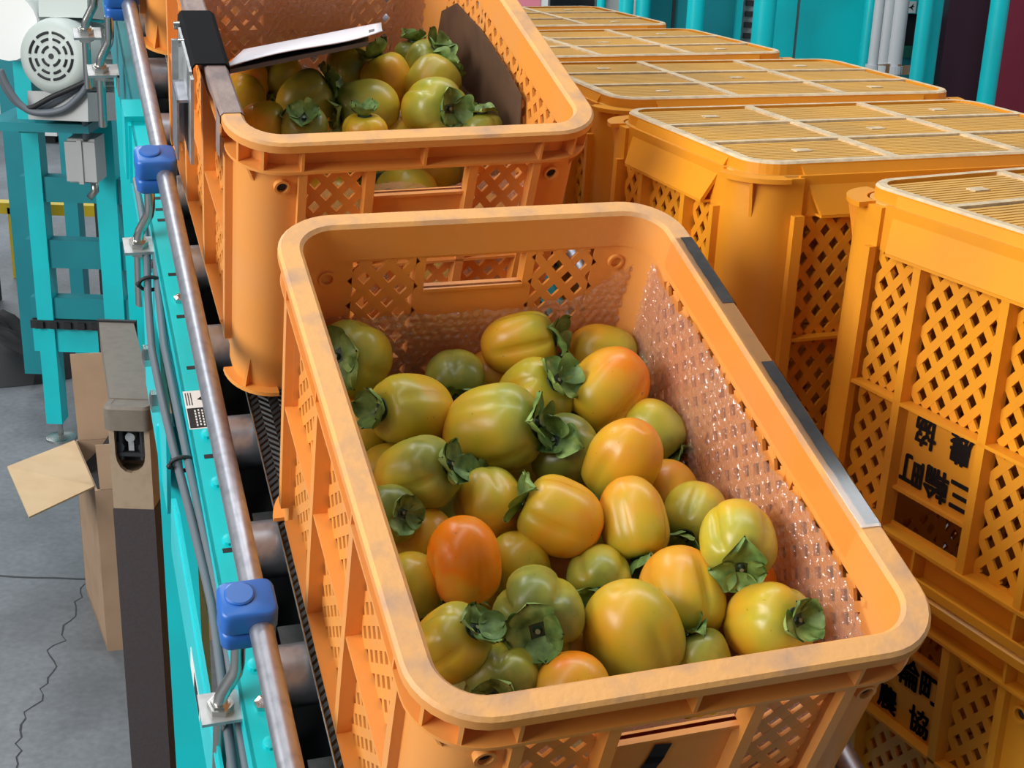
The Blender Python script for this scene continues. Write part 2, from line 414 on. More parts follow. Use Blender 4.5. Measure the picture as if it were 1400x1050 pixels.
def make_crate_meshes(plastic, worn, base_ridge, slat):
    out = {}
    path = rr_path(CW, CL, RC, 9)
    # rim: flat top, outer lip, second ledge, short ribs between
    mb = MB()
    pf = [(0, CH - .010), (0, CH - .0025), (.0025, CH), (.0175, CH), (.0205, CH - .003), (.0205, CH - .035), (.0175, CH - .035), (.0172, CH - .005), (.003, CH - .005), (.003, CH - .010)]
    mt = [plastic, worn, worn, worn, plastic, plastic, plastic, plastic, plastic, plastic]
    sweep(mb, path, pf, True, mt)
    mb.use(plastic)
    sweep(mb, path, [(.0025, ZRL), (.0025, ZRL + .003), (.018, ZRL + .003), (.018, ZRL)])
    for u in (-.117, 0, .117):
        for s in (-1, 1): mb.box(u - .0014, u + .0014, *sorted((s * (CL / 2 - .0175), s * (CL / 2 - .003))), ZRL, CH - .004)
    for u in (-.19, -.064, .064, .19):
        for s in (-1, 1): mb.box(*sorted((s * (CW / 2 - .0175), s * (CW / 2 - .003))), u - .0014, u + .0014, ZRL, CH - .004)
    for sx in (-1, 1):
        for sy in (-1, 1):
            cx, cy = sx * (CW / 2 - RC), sy * (CL / 2 - RC)
            for a in (30, 62):
                dx, dy = sx * cos(radians(a)), sy * sin(radians(a))
                mb.bar((cx + dx * (RC - .0175), cy + dy * (RC - .0175), (ZRL + CH - .004) / 2), (cx + dx * (RC - .003), cy + dy * (RC - .003), (ZRL + CH - .004) / 2), (0, 0, 1), CH - .004 - ZRL, .0028)
    mb.mapv(taper); out['rim'] = mb.mesh('rim', True, 35)
    mb = MB().use(plastic); wall_boxes(mb, lambda u, d, z: (u, -CL / 2 + d, z), 'end'); mb.mapv(taper); out['end_wall'] = mb.mesh('end_wall')
    mb = MB().use(plastic); wall_boxes(mb, lambda u, d, z: (-CW / 2 + d, -u, z), 'side'); mb.mapv(taper); out['side_wall'] = mb.mesh('side_wall')
    # corner: smooth quarter shell with a flaring foot flange, gusset and a round boss; built for (-x, -y) and mirrored by rotation about the long and short axes
    for key, sgn in (('corner_post', 1), ('corner_post_mirrored', -1)):
        mb = MB().use(plastic)
        q = [(x, y, nx, ny) for x, y, nx, ny in rr_path(CW, CL, RC, 10) if x < -CW / 2 + RC + 1e-6 and y < -CL / 2 + RC + 1e-6]
        e0 = (q[0][0], -.190, -1, 0); e1 = (-.112, q[-1][1], 0, -1)
        q = [e0] + q + [e1]
        sweep(mb, q, [(.0115, .014), (.0115, ZRL), (WD1, ZRL), (WD1, .014)], False)
        sweep(mb, q[1:-1], [(.001, .012), (.0015, .0165), (WD1, .0165), (WD1, .012)], False)
        c = (-CW / 2 + RC, -CL / 2 + RC)
        for a in (45,):
            dx, dy = -cos(radians(a)), -sin(radians(a))
            p0 = (c[0] + dx * (RC - .012), c[1] + dy * (RC - .012)); p1 = (c[0] + dx * (RC - .003), c[1] + dy * (RC - .003)); t = Vector((-dy, dx, 0)) * .0015
            mb.prism([Vector((p0[0], p0[1], .016)) - t, Vector((p1[0], p1[1], .016)) - t, Vector((p0[0], p0[1], .052)) - t], t * 2)
            mb.prism([Vector((p0[0], p0[1], ZRL)) - t, Vector((p1[0], p1[1], ZRL)) - t, Vector((p0[0], p0[1], ZRL - .018)) - t], t * 2)
        for z in (.268,):
            ring = [(-.1345 + .0075 * cos(k * pi / 8), z + .0075 * sin(k * pi / 8)) for k in range(16)]; ins = [(-.1345 + .0052 * cos(k * pi / 8), z + .0052 * sin(k * pi / 8)) for k in range(16)]
            y0, y1 = -CL / 2 + .0075, -CL / 2 + .023
            o = len(mb.v); mb.v += [(u, y0, w) for u, w in ring] + [(u, y0, w) for u, w in ins] + [(u, y1, w) for u, w in ring] + [(u, y1, w) for u, w in ins]
            for k in range(16):
                k2 = (k + 1) % 16
                mb.face((o + k, o + k2, o + 16 + k2, o + 16 + k)); mb.face((o + k, o + k2, o + 32 + k2, o + 32 + k)); mb.face((o + 16 + k, o + 16 + k2, o + 48 + k2, o + 48 + k)); mb.face((o + 32 + k, o + 32 + k2, o + 48 + k2, o + 48 + k))
            mb.use(M['void']); mb.add([(u, y0 + .004, w) for u, w in ins], [tuple(range(16))]); mb.add([(u, y1 - .004, w) for u, w in ins], [tuple(range(16))]); mb.use(plastic)  # dark discs stand in for the shade inside the boss hole
        mb.mapv(lambda x, y, z: taper(x * sgn, y, z)); out[key] = mb.mesh(key, True, 35)
    # base: nesting plate, 3 x 3 slatted panels between scuffed ridges
    mb = MB().use(plastic)
    bw, bl, r = CW - .046, CL - .046, .035
    pth = rr_path(bw, bl, r, 8)
    sweep(mb, pth, [(0, .002), (.002, 0), (.010, 0), (.010, .016), (0, .016)], True, [base_ridge, base_ridge, plastic, plastic, plastic])
    iw, il = bw - .02, bl - .02
    for k in (1, 2):
        u = -iw / 2 + iw * k / 3; mb.use(base_ridge); mb.box(u - .0045, u + .0045, -il / 2, il / 2, .0, .006)
        v = -il / 2 + il * k / 3; mb.box(-iw / 2, iw / 2, v - .0055, v + .0055, .0002, .006)
    mb.use(slat)
    for i in range(3):
        for j in range(3):
            x0, x1 = -iw / 2 + iw * i / 3 + .0045, -iw / 2 + iw * (i + 1) / 3 - .0045
            y0, y1 = -il / 2 + il * j / 3 + .0055, -il / 2 + il * (j + 1) / 3 - .0055
            n = 12; st = (x1 - x0) / n
            for k in range(n): mb.box(x0 + st * k + .0006, x0 + st * (k + 1) - .0018, y0, y1, .0022, .0050)
            mb.box(x0, x1, y0, y1, .0058, .0072)
            if (i + j) % 2 == 0: mb.use(base_ridge); mb.box((x0 + x1) / 2 - .006, (x0 + x1) / 2 + .006, (y0 + y1) / 2 - .009, (y0 + y1) / 2 + .009, .0012, .003); mb.use(slat)
    sweep(mb, rr_path(CW - .038, CL - .038, .04, 8), [(0, .0125), (0, .016), (.02, .016), (.02, .0125)])
    mb.mapv(taper); out['base'] = mb.mesh('base')
    return out

def text_mesh(lines, size, bold, spacing=1.0):
    """text as flat mesh, lines: (string, x, y), centred"""
    mb = MB().use(M['ink'])
    for s, x, y, sz in lines:
        cu = bpy.data.curves.new('t', 'FONT'); cu.body = s; cu.size = sz; cu.align_x = 'CENTER'; cu.space_character = spacing
        o = bpy.data.objects.new('t', cu); COL.objects.link(o); bpy.context.view_layer.update()
        me = bpy.data.meshes.new_from_object(o.evaluated_get(bpy.context.evaluated_depsgraph_get()))
        off = len(mb.v)
        for k in range(9):
            dx, dy = (0, 0) if k == 8 else (bold * cos(k * pi / 4), bold * sin(k * pi / 4)); off = len(mb.v)
            mb.v += [(v.co.x + x + dx, v.co.y + y + dy, 0) for v in me.vertices]
            for p in me.polygons: mb.face([i + off for i in p.vertices])
        bpy.data.objects.remove(o); bpy.data.meshes.remove(me); bpy.data.curves.remove(cu)
    return mb

LET = text_mesh([('三輪町', 0, .032, .030), ('農  協', 0, -.006, .027)], .03, .0009)
def on_end_wall(mb, z0):   # lay a flat text onto the lettering panel of the end wall at -y
    s = .972 + .028 * z0 / CH
    mb.mapv(lambda x, y, z: taper(x, -CL / 2 + WD0 - .0012, z0 + y)); return mb.mesh('lettering', recalc=False)
LETTER_ME = on_end_wall(LET, ZLED + .013)

def make_crate(plastic, worn, ridge, slat, letters):
    ms = make_crate_meshes(plastic, worn, ridge, slat)
    root = thing('harvest_crate', '', 'crate')
    link('rim', ms['rim'], root); link('base', ms['base'], root)
    for a in (0, pi):
        w = link('end_wall', ms['end_wall'], root, Matrix.Rotation(a, 4, 'Z'))
        if letters: link('lettering', letters, w)
        link('side_wall', ms['side_wall'], root, Matrix.Rotation(a, 4, 'Z'))
        link('corner_post', ms['corner_post'], root, Matrix.Rotation(a, 4, 'Z'))
        link('corner_post', ms['corner_post_mirrored'], root, Matrix.Rotation(a, 4, 'Z'))
    return root

# --- three crates riding the belt
orange = make_crate(M['crate'], M['rim_worn'], M['scuffed'], M['crate'], None)
conveyor_spots = [(0, 0, 0, 'open orange crate nearest the camera, lined with bubble wrap and heaped with persimmons'),
                  (-.0201, .6394, .0257, 'second orange crate up the belt, a clipboard hung over its rim'),
                  (-.030, 1.370, .012, 'third orange crate up the belt, cut off by the top edge of the photo')]
CRATES = []
for i, (x, y, a, lab) in enumerate(conveyor_spots):
    c = orange if i == 0 else copy_tree(orange)
    c.matrix_world = CONV @ Matrix.Translation((x, y, -.015)) @ Matrix.Rotation(a, 4, 'Z')
    c['label'] = lab; c['group'] = 'orange crates riding the conveyor'; CRATES.append(c)
def wall_at(c, prefix, sign):
    return [o for o in c.children if o.name.startswith(prefix) and (o.matrix_local.to_3x3() @ Vector((0, 1, 0))).y * sign > 0][0]
# brush marks: one broad stroke under the hand hole of the first, two short strokes on the second, a scribble on the third
def stroke(mb, pts, w):
    for (a, c) in zip(pts, pts[1:]):
        a = Vector((a[0], a[1], 0)); c = Vector((c[0], c[1], 0)); n = Vector((-(c - a).y, (c - a).x, 0)).normalized() * w / 2; e = (c - a).normalized() * w * .3
        mb.add([a - n - e, c - n + e, c + n + e, a + n - e], [(0, 1, 2, 3)])
mb = MB().use(M['ink']); stroke(mb, [(-.005, .054), (-.007, .040), (-.015, .012)], .013)
link('brush_mark', on_end_wall(mb, ZLED + .008), wall_at(CRATES[0], 'end_wall', 1))
mb = MB().use(M['ink']); stroke(mb, [(-.026, .030), (-.029, .020), (-.034, .015)], .0035); stroke(mb, [(-.020, .030), (-.018, .022), (-.015, .018)], .0035)
link('brush_mark', on_end_wall(mb, ZLED + .005), wall_at(CRATES[1], 'end_wall', 1))
mb = MB().use(M['ink'])
for s in ([(-.006, .03), (-.005, .012)], [(.001, .026), (-.004, .006)], [(.001, .026), (.005, .006)], [(-.003, .012), (.004, .011)]): stroke(mb, s, .0022)
mb.mapv(lambda x, y, z: taper(-.137 + x, -CL / 2 + .0112, .075 + y * 1.5))
cp = [o for o in CRATES[2].children if o.name.startswith('corner_post') and o.data.name.startswith('corner_post') and 'mirrored' not in o.data.name and (o.matrix_local.to_3x3() @ Vector((0, 1, 0))).y > 0][0]
link('brush_mark', mb.mesh('brush_mark', recalc=False), cp)

# --- stacked yellow crates: rim to rim pairs, two pairs to a stack, on pallets
yellow = make_crate(M['crate_yellow'], M['rim_worn_yellow'], M['scuffed'], M['slat_sheen_dust'], LETTER_ME)
ZTOP = CAM_H - .2554
stacks = [(.5794, 1.2085, -1.0971, 'nearest stack on the right'), (.3817, 1.5266, -1.213, 'second stack from the front'), (.2800, 1.8815, -1.2357, 'third stack from the front'),
          (.1230, 2.2200, -1.180, 'fourth stack from the front'), (-.018, 2.560, -1.165, 'farthest stack')]
order = ['topmost of four, upside down', 'second from the top, standing upright', 'third from the top, upside down', 'lowest of four, on the pallet']
first = True
for si, (x, y, a, nm) in enumerate(stacks):
    for k in range(4):
        c = yellow if first else copy_tree(yellow); first = False
        z = ZTOP - CH * k
        dx, dy = (0, 0) if k == 0 else (.004 * ((si + k) % 3 - 1), .005 * ((si * 2 + k) % 3 - 1))
        mw = Matrix.Translation((x + dx, y + dy, z)) @ Matrix.Rotation(a, 4, 'Z')
        if k % 2 == 0: mw = mw @ Matrix.Rotation(pi, 4, 'Y')     # upside down, base on top; same end still faces the conveyor
        else: mw = mw @ Matrix.Translation((0, 0, -CH))
        c.matrix_world = mw
        c['label'] = 'yellow crate in the %s, %s' % (nm, order[k]); c['group'] = 'stacked yellow crates'
M['wood'] = mat('grey_pallet_wood', lin(150, 130, 104), .8, col2=lin(120, 102, 82), scale=10)
b = MB().use(M['wood'])
pallet = thing('pallet', '', 'pallet')
ptop = ZTOP - 4 * CH
bm_ = MB().use(M['wood']); bm_.box(-.19, .19, -.045, .045, ptop - .022, ptop); board_me = bm_.mesh('board')
bm_ = MB().use(M['wood']); bm_.box(-.04, .04, -.27, .27, 0, ptop - .022); run_me = bm_.mesh('runner')
for k in range(5): link('board', board_me, pallet, Matrix.Translation((0, -.22 + .11 * k, 0)))
for k in (-1, 0, 1): link('runner', run_me, pallet, Matrix.Translation((k * .15, 0, 0)))
for si, (x, y, a, nm) in enumerate(stacks):
    c = pallet if si == 0 else copy_tree(pallet)
    c.matrix_world = Matrix.Translation((x, y, 0)) @ Matrix.Rotation(a, 4, 'Z')
    c['label'] = 'small wooden pallet under the %s of yellow crates' % nm; c['group'] = 'pallets under the crate stacks'

# ------------------------------------------------------------------ persimmons
def fruit_mesh(name, lobe, ar, seed, dent=.10, tip=1.0):
    rnd = random.Random(seed); ph = [rnd.uniform(0, 6.28) for _ in range(4)]; dep = [rnd.uniform(.5, 1.3) for _ in range(4)]
    mb = MB().use(M['skin']); nt_, npz = 48, 26
    o = 0
    def P(i, j):
        th = 2 * pi * i / nt_; f = pi * j / npz; u = cos(f)
        rho = ((1 - abs(u) ** 2.9) ** (1 / 2.5) if u >= 0 else (1 - abs(u) ** 2.15) ** (1 / 2.05)) if abs(u) < 1 else 0
        g = 0
        for k in range(4):
            d = (th - (pi / 4 + k * pi / 2) + pi) % (2 * pi) - pi; g += dep[k] * (math.exp(-(d / .11) ** 2) + .75 * math.exp(-(d / .36) ** 2))
        wgt = max(0, min(1, (u + .92) / .9)) * (1 if u < .75 else max(.25, (1 - u) / .25))
        rho *= 1 - lobe * g * wgt
        rho *= 1 + .025 * cos(2 * th + ph[0]) + .012 * cos(3 * th + ph[1])
        rho *= (1 + .05 * u)
        z = ar * (abs(u) ** .96) * (1 if u >= 0 else -tip)
        z -= dent * math.exp(-(rho / .42) ** 2) if u > 0 else 0
        if u < 0: z += .05 * math.exp(-(rho / .2) ** 2)
        return (rho * cos(th), rho * sin(th), z)
    for j in range(npz + 1):
        for i in range(nt_): mb.v.append(P(i, j) if 0 < j < npz else (0, 0, P(0, j)[2]))
    for j in range(npz):
        for i in range(nt_):
            i2 = (i + 1) % nt_; mb.face((j * nt_ + i, (j + 1) * nt_ + i, (j + 1) * nt_ + i2, j * nt_ + i2))
    me = mb.mesh(name, True); return me
VARIANTS = [(.030, 0), (.065, 1), (.095, 2), (.042, 3), (.080, 4), (.125, 5)]
LOBED = {'a23': 5, 'a17': 5, 'a29': 5, 'a1': 4, 'a6': 5, 'a9': 4, 'a26': 2, 'a27': 2, 'a14': 2, 'a18': 1, 'a25': 1, 'a3': 2, 'b3': 4, 'b10': 4, 'a5': 5, 'a16': 4, 'a24': 4}
ARS = [1.03, 1.10, 1.17, 1.24]
FRUIT = {(v, a): fruit_mesh('persimmon', VARIANTS[v][0], ARS[a], VARIANTS[v][1] + 10 * a) for v in range(6) for a in range(4)}

def sepal_mesh(seed):
    rnd = random.Random(seed); lift = [.10, .30, .50, .20, .68, .06, .40, .58, .26][seed % 9]; curl = rnd.uniform(.15, .55); tw = rnd.uniform(-.25, .25); ln = rnd.uniform(.58, .78); wd = rnd.uniform(.42, .52)
    q = [rnd.uniform(0, 6.28) for _ in range(3)]
    mb = MB().use(M['sepal'])
    def P(a, v):
        w = 2 * a - 1
        hw = wd * (max(0.0, sin(pi * min(1, .22 + .80 * v) ** 1.15)) ** .80 if v < .995 else .0) + .012
        x = .16 + ln * v; y = w * hw
        surf = 1 - .10 * math.exp(-(x / .42) ** 2) - .30 * x ** 3.0
        z = surf + .035 + lift * v ** 1.6 + curl * w * w * hw * 1.3 + .07 * sin(5 * v + q[0]) * v + .075 * sin(5.5 * w + q[1]) * v + .035 * sin(9 * w + 6 * v + q[2]) * v + tw * w * hw * v
        x -= lift * .35 * v ** 2
        return (x, y, z - 1)
    mb.grid(P, 10, 10)
    # dried tip
    mb.use(M['dry_tip']); t = P(.5, 1.0); s = P(.5, .93)
    mb.tube([s, ((s[0] + t[0]) / 2, s[1] + .01, (s[2] + t[2]) / 2 + .012), (t[0] + .02, t[1] + .02, t[2] + .03)], [.022, .024, .008], 6)
    return mb.mesh('sepal', True, 50)
SEPALS = [sepal_mesh(s) for s in range(9)]
def calyx_mesh(seed):
    rnd = random.Random(seed); mb = MB().use(M['calyx_dark'])
    for j, (r, z) in enumerate([(.36, -.02), (.30, .045), (.2, .03), (.10, .03), (.06, .10), (.055, .15)]):
        for k in range(20): mb.v.append((r * (1 + .06 * sin(4 * k * pi / 10 + seed)) * cos(k * pi / 10), r * sin(k * pi / 10), z))
    for j in range(5):
        for k in range(20): mb.face((j * 20 + k, j * 20 + (k + 1) % 20, (j + 1) * 20 + (k + 1) % 20, (j + 1) * 20 + k))
    mb.use(M['stem']); mb.face([100 + k for k in range(20)])
    return mb.mesh('calyx', True, 40)
CALYX = [calyx_mesh(s) for s in range(3)]

# name, centre in the conveyor frame, radius, elongation, ripeness, calyx direction
FRONT=[
('a1', -0.1139, 0.2019, 0.1923, 0.0331, 1.0, 0.42, -0.595, -0.527, 0.607),
('a2', -0.0807, 0.1237, 0.1995, 0.0299, 1.08, 0.62, -0.918, -0.236, 0.318),
('a3', -0.0229, 0.088, 0.2023, 0.0351, 1.1, 0.5, 0.757, -0.437, 0.486),
('a4', -0.0997, 0.0416, 0.205, 0.0288, 1.08, 0.36, 0.663, -0.395, 0.636),
('a5', -0.0211, 0.1902, 0.1669, 0.0288, 1.0, 0.2, -0.276, -0.95, 0.145),
('a6', 0.0405, 0.2098, 0.1892, 0.0293, 1.1, 0.62, 0.905, -0.234, 0.355),
('a7', 0.0371, 0.1477, 0.1799, 0.0309, 1.05, 0.58, 0.366, -0.405, 0.838),
('a8', 0.1245, 0.2094, 0.1655, 0.0316, 1.0, 0.52, 0.921, -0.351, -0.169),
('a9', 0.1022, 0.1375, 0.1908, 0.033, 1.08, 0.78, -0.72, -0.367, -0.589),
('a10', 0.0406, 0.072, 0.183, 0.0302, 1.0, 0.15, -0.566, -0.289, 0.772),
('a11', 0.0771, 0.0376, 0.2028, 0.0302, 1.12, 0.66, -0.288, -0.038, -0.957),
('a12', 0.1321, 0.0961, 0.1746, 0.0257, 1.05, 0.36, 0.523, -0.74, -0.424),
('a13', -0.0412, 0.0202, 0.183, 0.0275, 1.0, 0.55, -0.089, 0.995, 0.032),
('a14', 0.0023, -0.0212, 0.205, 0.0296, 1.04, 0.78, -0.825, 0.54, 0.164),
('a15', 0.0598, -0.0289, 0.2028, 0.0271, 1.18, 0.68, -0.018, -0.896, -0.444),
('a16', 0.1227, -0.0166, 0.1852, 0.0257, 1.05, 0.46, -0.594, -0.803, -0.047),
('a17', 0.1189, -0.0863, 0.229, 0.0289, 1.02, 0.5, -0.337, -0.938, 0.086),
('a18', -0.0869, -0.0541, 0.2088, 0.0276, 1.14, 1.0, 0.03, -0.476, -0.879),
('a19', -0.1001, 0.0027, 0.1724, 0.0252, 1.0, 0.6, 0.225, -0.334, -0.915),
('a20', -0.1317, 0.0064, 0.2008, 0.0235, 1.0, 0.22, 0.329, -0.624, 0.709),
('a21', -0.1237, -0.05, 0.1844, 0.0229, 1.0, 0.34, -0.194, -0.257, -0.947),
('a22', -0.0352, -0.0386, 0.1786, 0.0238, 1.0, 0.42, 0.27, -0.254, -0.929),
('a23', -0.0477, -0.1135, 0.2079, 0.0337, 1.02, 0.18, -0.336, -0.784, 0.523),
('a24', 0.0224, -0.064, 0.1808, 0.0243, 1.0, 0.38, -0.357, -0.917, 0.18),
('a25', 0.0162, -0.14, 0.2072, 0.0343, 1.05, 0.42, 0.326, -0.437, -0.838),
('a26', 0.0727, -0.1035, 0.1962, 0.031, 1.1, 0.7, -0.114, -0.959, -0.261),
('a27', 0.1212, -0.1498, 0.205, 0.0292, 1.1, 0.66, 0.249, -0.595, 0.765),
('a28', -0.12, -0.1321, 0.2118, 0.0258, 1.05, 0.52, 0.512, -0.244, 0.824),
('a29', -0.0836, -0.1551, 0.1936, 0.0276, 1.0, 0.3, -0.521, -0.73, 0.442),
('a30', -0.0432, -0.1811, 0.205, 0.0262, 1.0, 0.74, -0.079, -0.659, -0.748),
('a31', 0.0669, -0.1615, 0.1874, 0.0224, 1.0, 0.36, -0.23, 0.723, 0.651),
('a32', -0.02, -0.1213, 0.1675, 0.0227, 1.0, 0.7, 0.334, -0.437, -0.835),
('a33', -0.0664, -0.1007, 0.1637, 0.0228, 1.0, 0.64, 0.318, -0.416, -0.852),
('a34', -0.1157, 0.1378, 0.168, 0.0261, 1.0, 0.36, -0.267, -0.123, -0.956),
('a35', -0.11, 0.1905, 0.1421, 0.026, 1.0, 0.85, -0.266, -0.112, -0.957),
('a36', -0.1081, 0.0861, 0.1632, 0.0254, 1.0, 0.3, -0.312, -0.246, -0.918),
('a37', 0.1329, -0.0975, 0.1871, 0.0239, 1.0, 0.86, -0.215, -0.291, -0.932),
('a38', 0.133, -0.0741, 0.1538, 0.0247, 1.0, 0.5, 0.434, -0.54, -0.721),
('a39', 0.1218, 0.0299, 0.1654, 0.026, 1.0, 0.72, 0.447, -0.472, -0.76),
('a40', 0.0221, 0.2137, 0.1441, 0.0271, 1.0, 0.74, 0.441, -0.359, -0.822)]
FILL_FRONT=[[0.003, 0.18, 0.051], [0.108, -0.075, 0.077], [-0.113, 0.101, 0.088], [-0.041, 0.115, 0.066], [-0.011, -0.146, 0.075], [-0.071, -0.095, 0.107], [-0.053, -0.006, 0.128], [0.111, 0.09, 0.088], [0.066, 0.045, 0.122], [-0.11, 0.011, 0.08], [0.022, -0.096, 0.115], [-0.074, -0.167, 0.117], [0.053, 0.134, 0.064], [0.08, -0.175, 0.114], [-0.038, 0.017, 0.056], [0.046, 0.0, 0.045], [-0.075, -0.043, 0.059], [-0.109, -0.13, 0.056], [0.078, -0.175, 0.047], [-0.0, -0.03, 0.091], [0.112, -0.017, 0.115], [-0.087, 0.193, 0.038], [0.027, -0.1, 0.047], [0.093, 0.162, 0.121], [0.003, 0.116, 0.13], [0.118, 0.182, 0.046]]
BACK=[
('b1', -0.1348, 0.6901, 0.1753, 0.0229, 1.0, 0.5, 0.509, -0.106, -0.854),
('b2', -0.131, 0.5881, 0.2, 0.0224, 1.05, 0.66, 0.934, -0.256, 0.25),
('b3', -0.0751, 0.6408, 0.1956, 0.0297, 1.02, 0.32, 0.776, 0.076, 0.626),
('b4', -0.0896, 0.5682, 0.2, 0.0254, 1.0, 0.22, -0.14, -0.444, 0.885),
('b5', -0.0096, 0.619, 0.1975, 0.0297, 1.12, 0.26, -0.982, -0.121, -0.148),
('b6', -0.0295, 0.5458, 0.2044, 0.0239, 1.0, 0.76, -0.04, 0.244, 0.969),
('b7', 0.0325, 0.696, 0.1854, 0.0286, 1.05, 0.82, -0.379, 0.532, 0.757),
('b8', -0.0034, 0.7403, 0.1824, 0.0273, 1.0, 0.28, -0.055, -0.639, -0.768),
('b9', 0.0758, 0.6681, 0.1945, 0.0309, 1.0, 0.42, 0.667, 0.618, 0.416),
('b10', 0.0571, 0.5972, 0.2066, 0.0337, 1.0, 0.46, 0.279, -0.834, 0.476),
('b11', 0.0889, 0.7288, 0.1854, 0.0285, 1.0, 0.36, 0.25, -0.146, 0.957),
('b12', 0.0834, 0.7724, 0.1696, 0.0247, 1.0, 0.3, -0.04, 0.295, 0.955),
('b13', 0.1024, 0.5593, 0.1956, 0.0248, 1.0, 0.28, -0.048, 0.295, 0.954),
('b14', -0.084, 0.7417, 0.1697, 0.0262, 1.0, 0.36, -0.525, -0.508, -0.682),
('b15', -0.0894, 0.7559, 0.1292, 0.025, 1.0, 0.42, 0.328, -0.238, -0.914),
('b16', -0.1254, 0.7296, 0.1734, 0.025, 1.0, 0.86, 0.331, -0.002, -0.944),
('b17', 0.0271, 0.6124, 0.168, 0.0245, 1.0, 0.32, 0.366, -0.07, -0.928)]
FILL_BACK=[[-0.057, 0.559, 0.113], [-0.098, 0.679, 0.105], [0.038, 0.664, 0.052], [-0.016, 0.707, 0.077], [-0.026, 0.514, 0.07], [0.003, 0.796, 0.109], [0.047, 0.482, 0.048], [0.079, 0.639, 0.102], [-0.117, 0.558, 0.039], [-0.07, 0.616, 0.066], [0.027, 0.554, 0.122], [0.097, 0.786, 0.111], [0.107, 0.537, 0.097], [0.057, 0.792, 0.048]]
LABELS = {
'a1': 'yellow-green persimmon pressed against the left wall at the back, calyx facing the camera',
'a2': 'yellow-orange persimmon with a ragged open calyx on its left, second down from the back left',
'a3': 'largest yellow-green persimmon in the middle of the front crate, lying with calyx to the right',
'a4': 'green persimmon with orange tip and dark cracks, below the one with the ragged calyx',
'a5': 'half-hidden green persimmon directly behind the largest yellow-green one, sepals standing up',
'a6': 'yellow persimmon highest up the back wall, one lobe catching the light, calyx to the right',
'a7': 'peach-coloured persimmon with a big four-leaf calyx, right behind the largest yellow-green one',
'a8': 'brownish olive persimmon half hidden in the back right corner of the heap',
'a9': 'plump deeply grooved orange persimmon at the back right, calyx at its lower left',
'a10': 'dark green shaded persimmon with its open calyx up, right of the largest yellow-green one',
'a11': 'smooth egg-shaped persimmon, orange above and green below, in front of the plump grooved one',
'a12': 'pale green persimmon wedged between the egg-shaped one and the right wall',
'a13': 'dull olive-yellow persimmon in the middle of the heap, directly in front of the largest one',
'a14': 'orange persimmon with a single leaf pointing up at its left, centre of the heap',
'a15': 'tall yellow-orange persimmon with dark specks, calyx at its bottom, right of centre',
'a16': 'olive-orange persimmon with a dark calyx, half behind the lobed one near the right wall',
'a17': 'lobed yellow persimmon against the right wall, leafy calyx hanging down to the camera',
'a18': 'bright glossy orange persimmon, the ripest in the front crate, with several highlights',
'a19': 'peach persimmon half hidden behind the bright glossy orange one',
'a20': 'green persimmon cut off by the left rim, dark calyx wide open to the camera',
'a21': 'plain green persimmon cut off by the left rim, beside the bright glossy orange one',
'a22': 'yellow-green persimmon peeping out right of the bright glossy orange one',
'a23': 'big pale green lobed persimmon with a large dark calyx open to the camera, front centre',
'a24': 'green persimmon with a folded calyx, just behind the big smooth olive-yellow one in front',
'a25': 'big smooth olive-yellow persimmon without visible calyx, front centre right',
'a26': 'yellow-orange ribbed persimmon with calyx underneath, behind and right of the big smooth one',
'a27': 'wide orange-yellow persimmon at the front right, star-shaped dark calyx turned right',
'a28': 'yellow persimmon in the front left corner, ruffled calyx at its upper right',
'a29': 'olive persimmon touching the front rim at the left, leaf standing in front of it',
'a30': 'shiny yellow-orange persimmon cut off by the front rim at its middle',
'a31': 'light green persimmon low behind the front rim, between the smooth and the wide ones',
'a32': 'brown-orange persimmon in the gap left of the big smooth olive-yellow one',
'a33': 'dark brownish persimmon deep between the corner one and the big pale green one',
'a34': 'greenish persimmon sunk at the left wall below the ragged calyx',
'a35': 'reddish orange sliver of persimmon at the left wall under the topmost left one',
'a36': 'dark green persimmon sunk at the left rim behind the cracked green one',
'a37': 'orange persimmon showing in the gap under the lobed one at the right wall',
'a38': 'shaded yellow persimmon in the gap between the ribbed one and the wide one',
'a39': 'small olive-orange piece of persimmon right of the tall specked one',
'a40': 'orange-brown persimmon low at the back wall, behind the half-hidden green one',
'b1': 'yellow persimmon at the left rim of the second crate, below the clipboard corner',
'b2': 'small yellow-orange persimmon in the front left corner of the second crate',
'b3': 'big green-yellow persimmon left of the middle in the second crate, calyx at upper right',
'b4': 'green persimmon mostly hidden by its upright leaves, at the front rim of the second crate',
'b5': 'olive green persimmon in the middle of the second crate, dark calyx at its left',
'b6': 'yellow-orange persimmon top just above the front rim of the second crate',
'b7': 'orange persimmon at the back of the second crate, between two green ones',
'b8': 'dark green persimmon right under the paper end in the second crate',
'b9': 'yellow-green persimmon directly behind the big one with the round calyx in the second crate',
'b10': 'big yellow-green persimmon on the right of the second crate, round dark calyx to the camera',
'b11': 'green persimmon with upright leafy calyx at the back right of the second crate',
'b12': 'small green persimmon at the back wall of the second crate, dark leaf tips up',
'b13': 'low green persimmon at the right end of the front rim of the second crate',
'b14': 'dark olive persimmon in the shade of the clipboard in the second crate',
'b15': 'shaded olive persimmon left of the big green-yellow one in the second crate',
'b16': 'reddish orange persimmon deep under the clipboard at the left of the second crate',
'b17': 'green persimmon low in the gap left of the round dark calyx in the second crate',
}


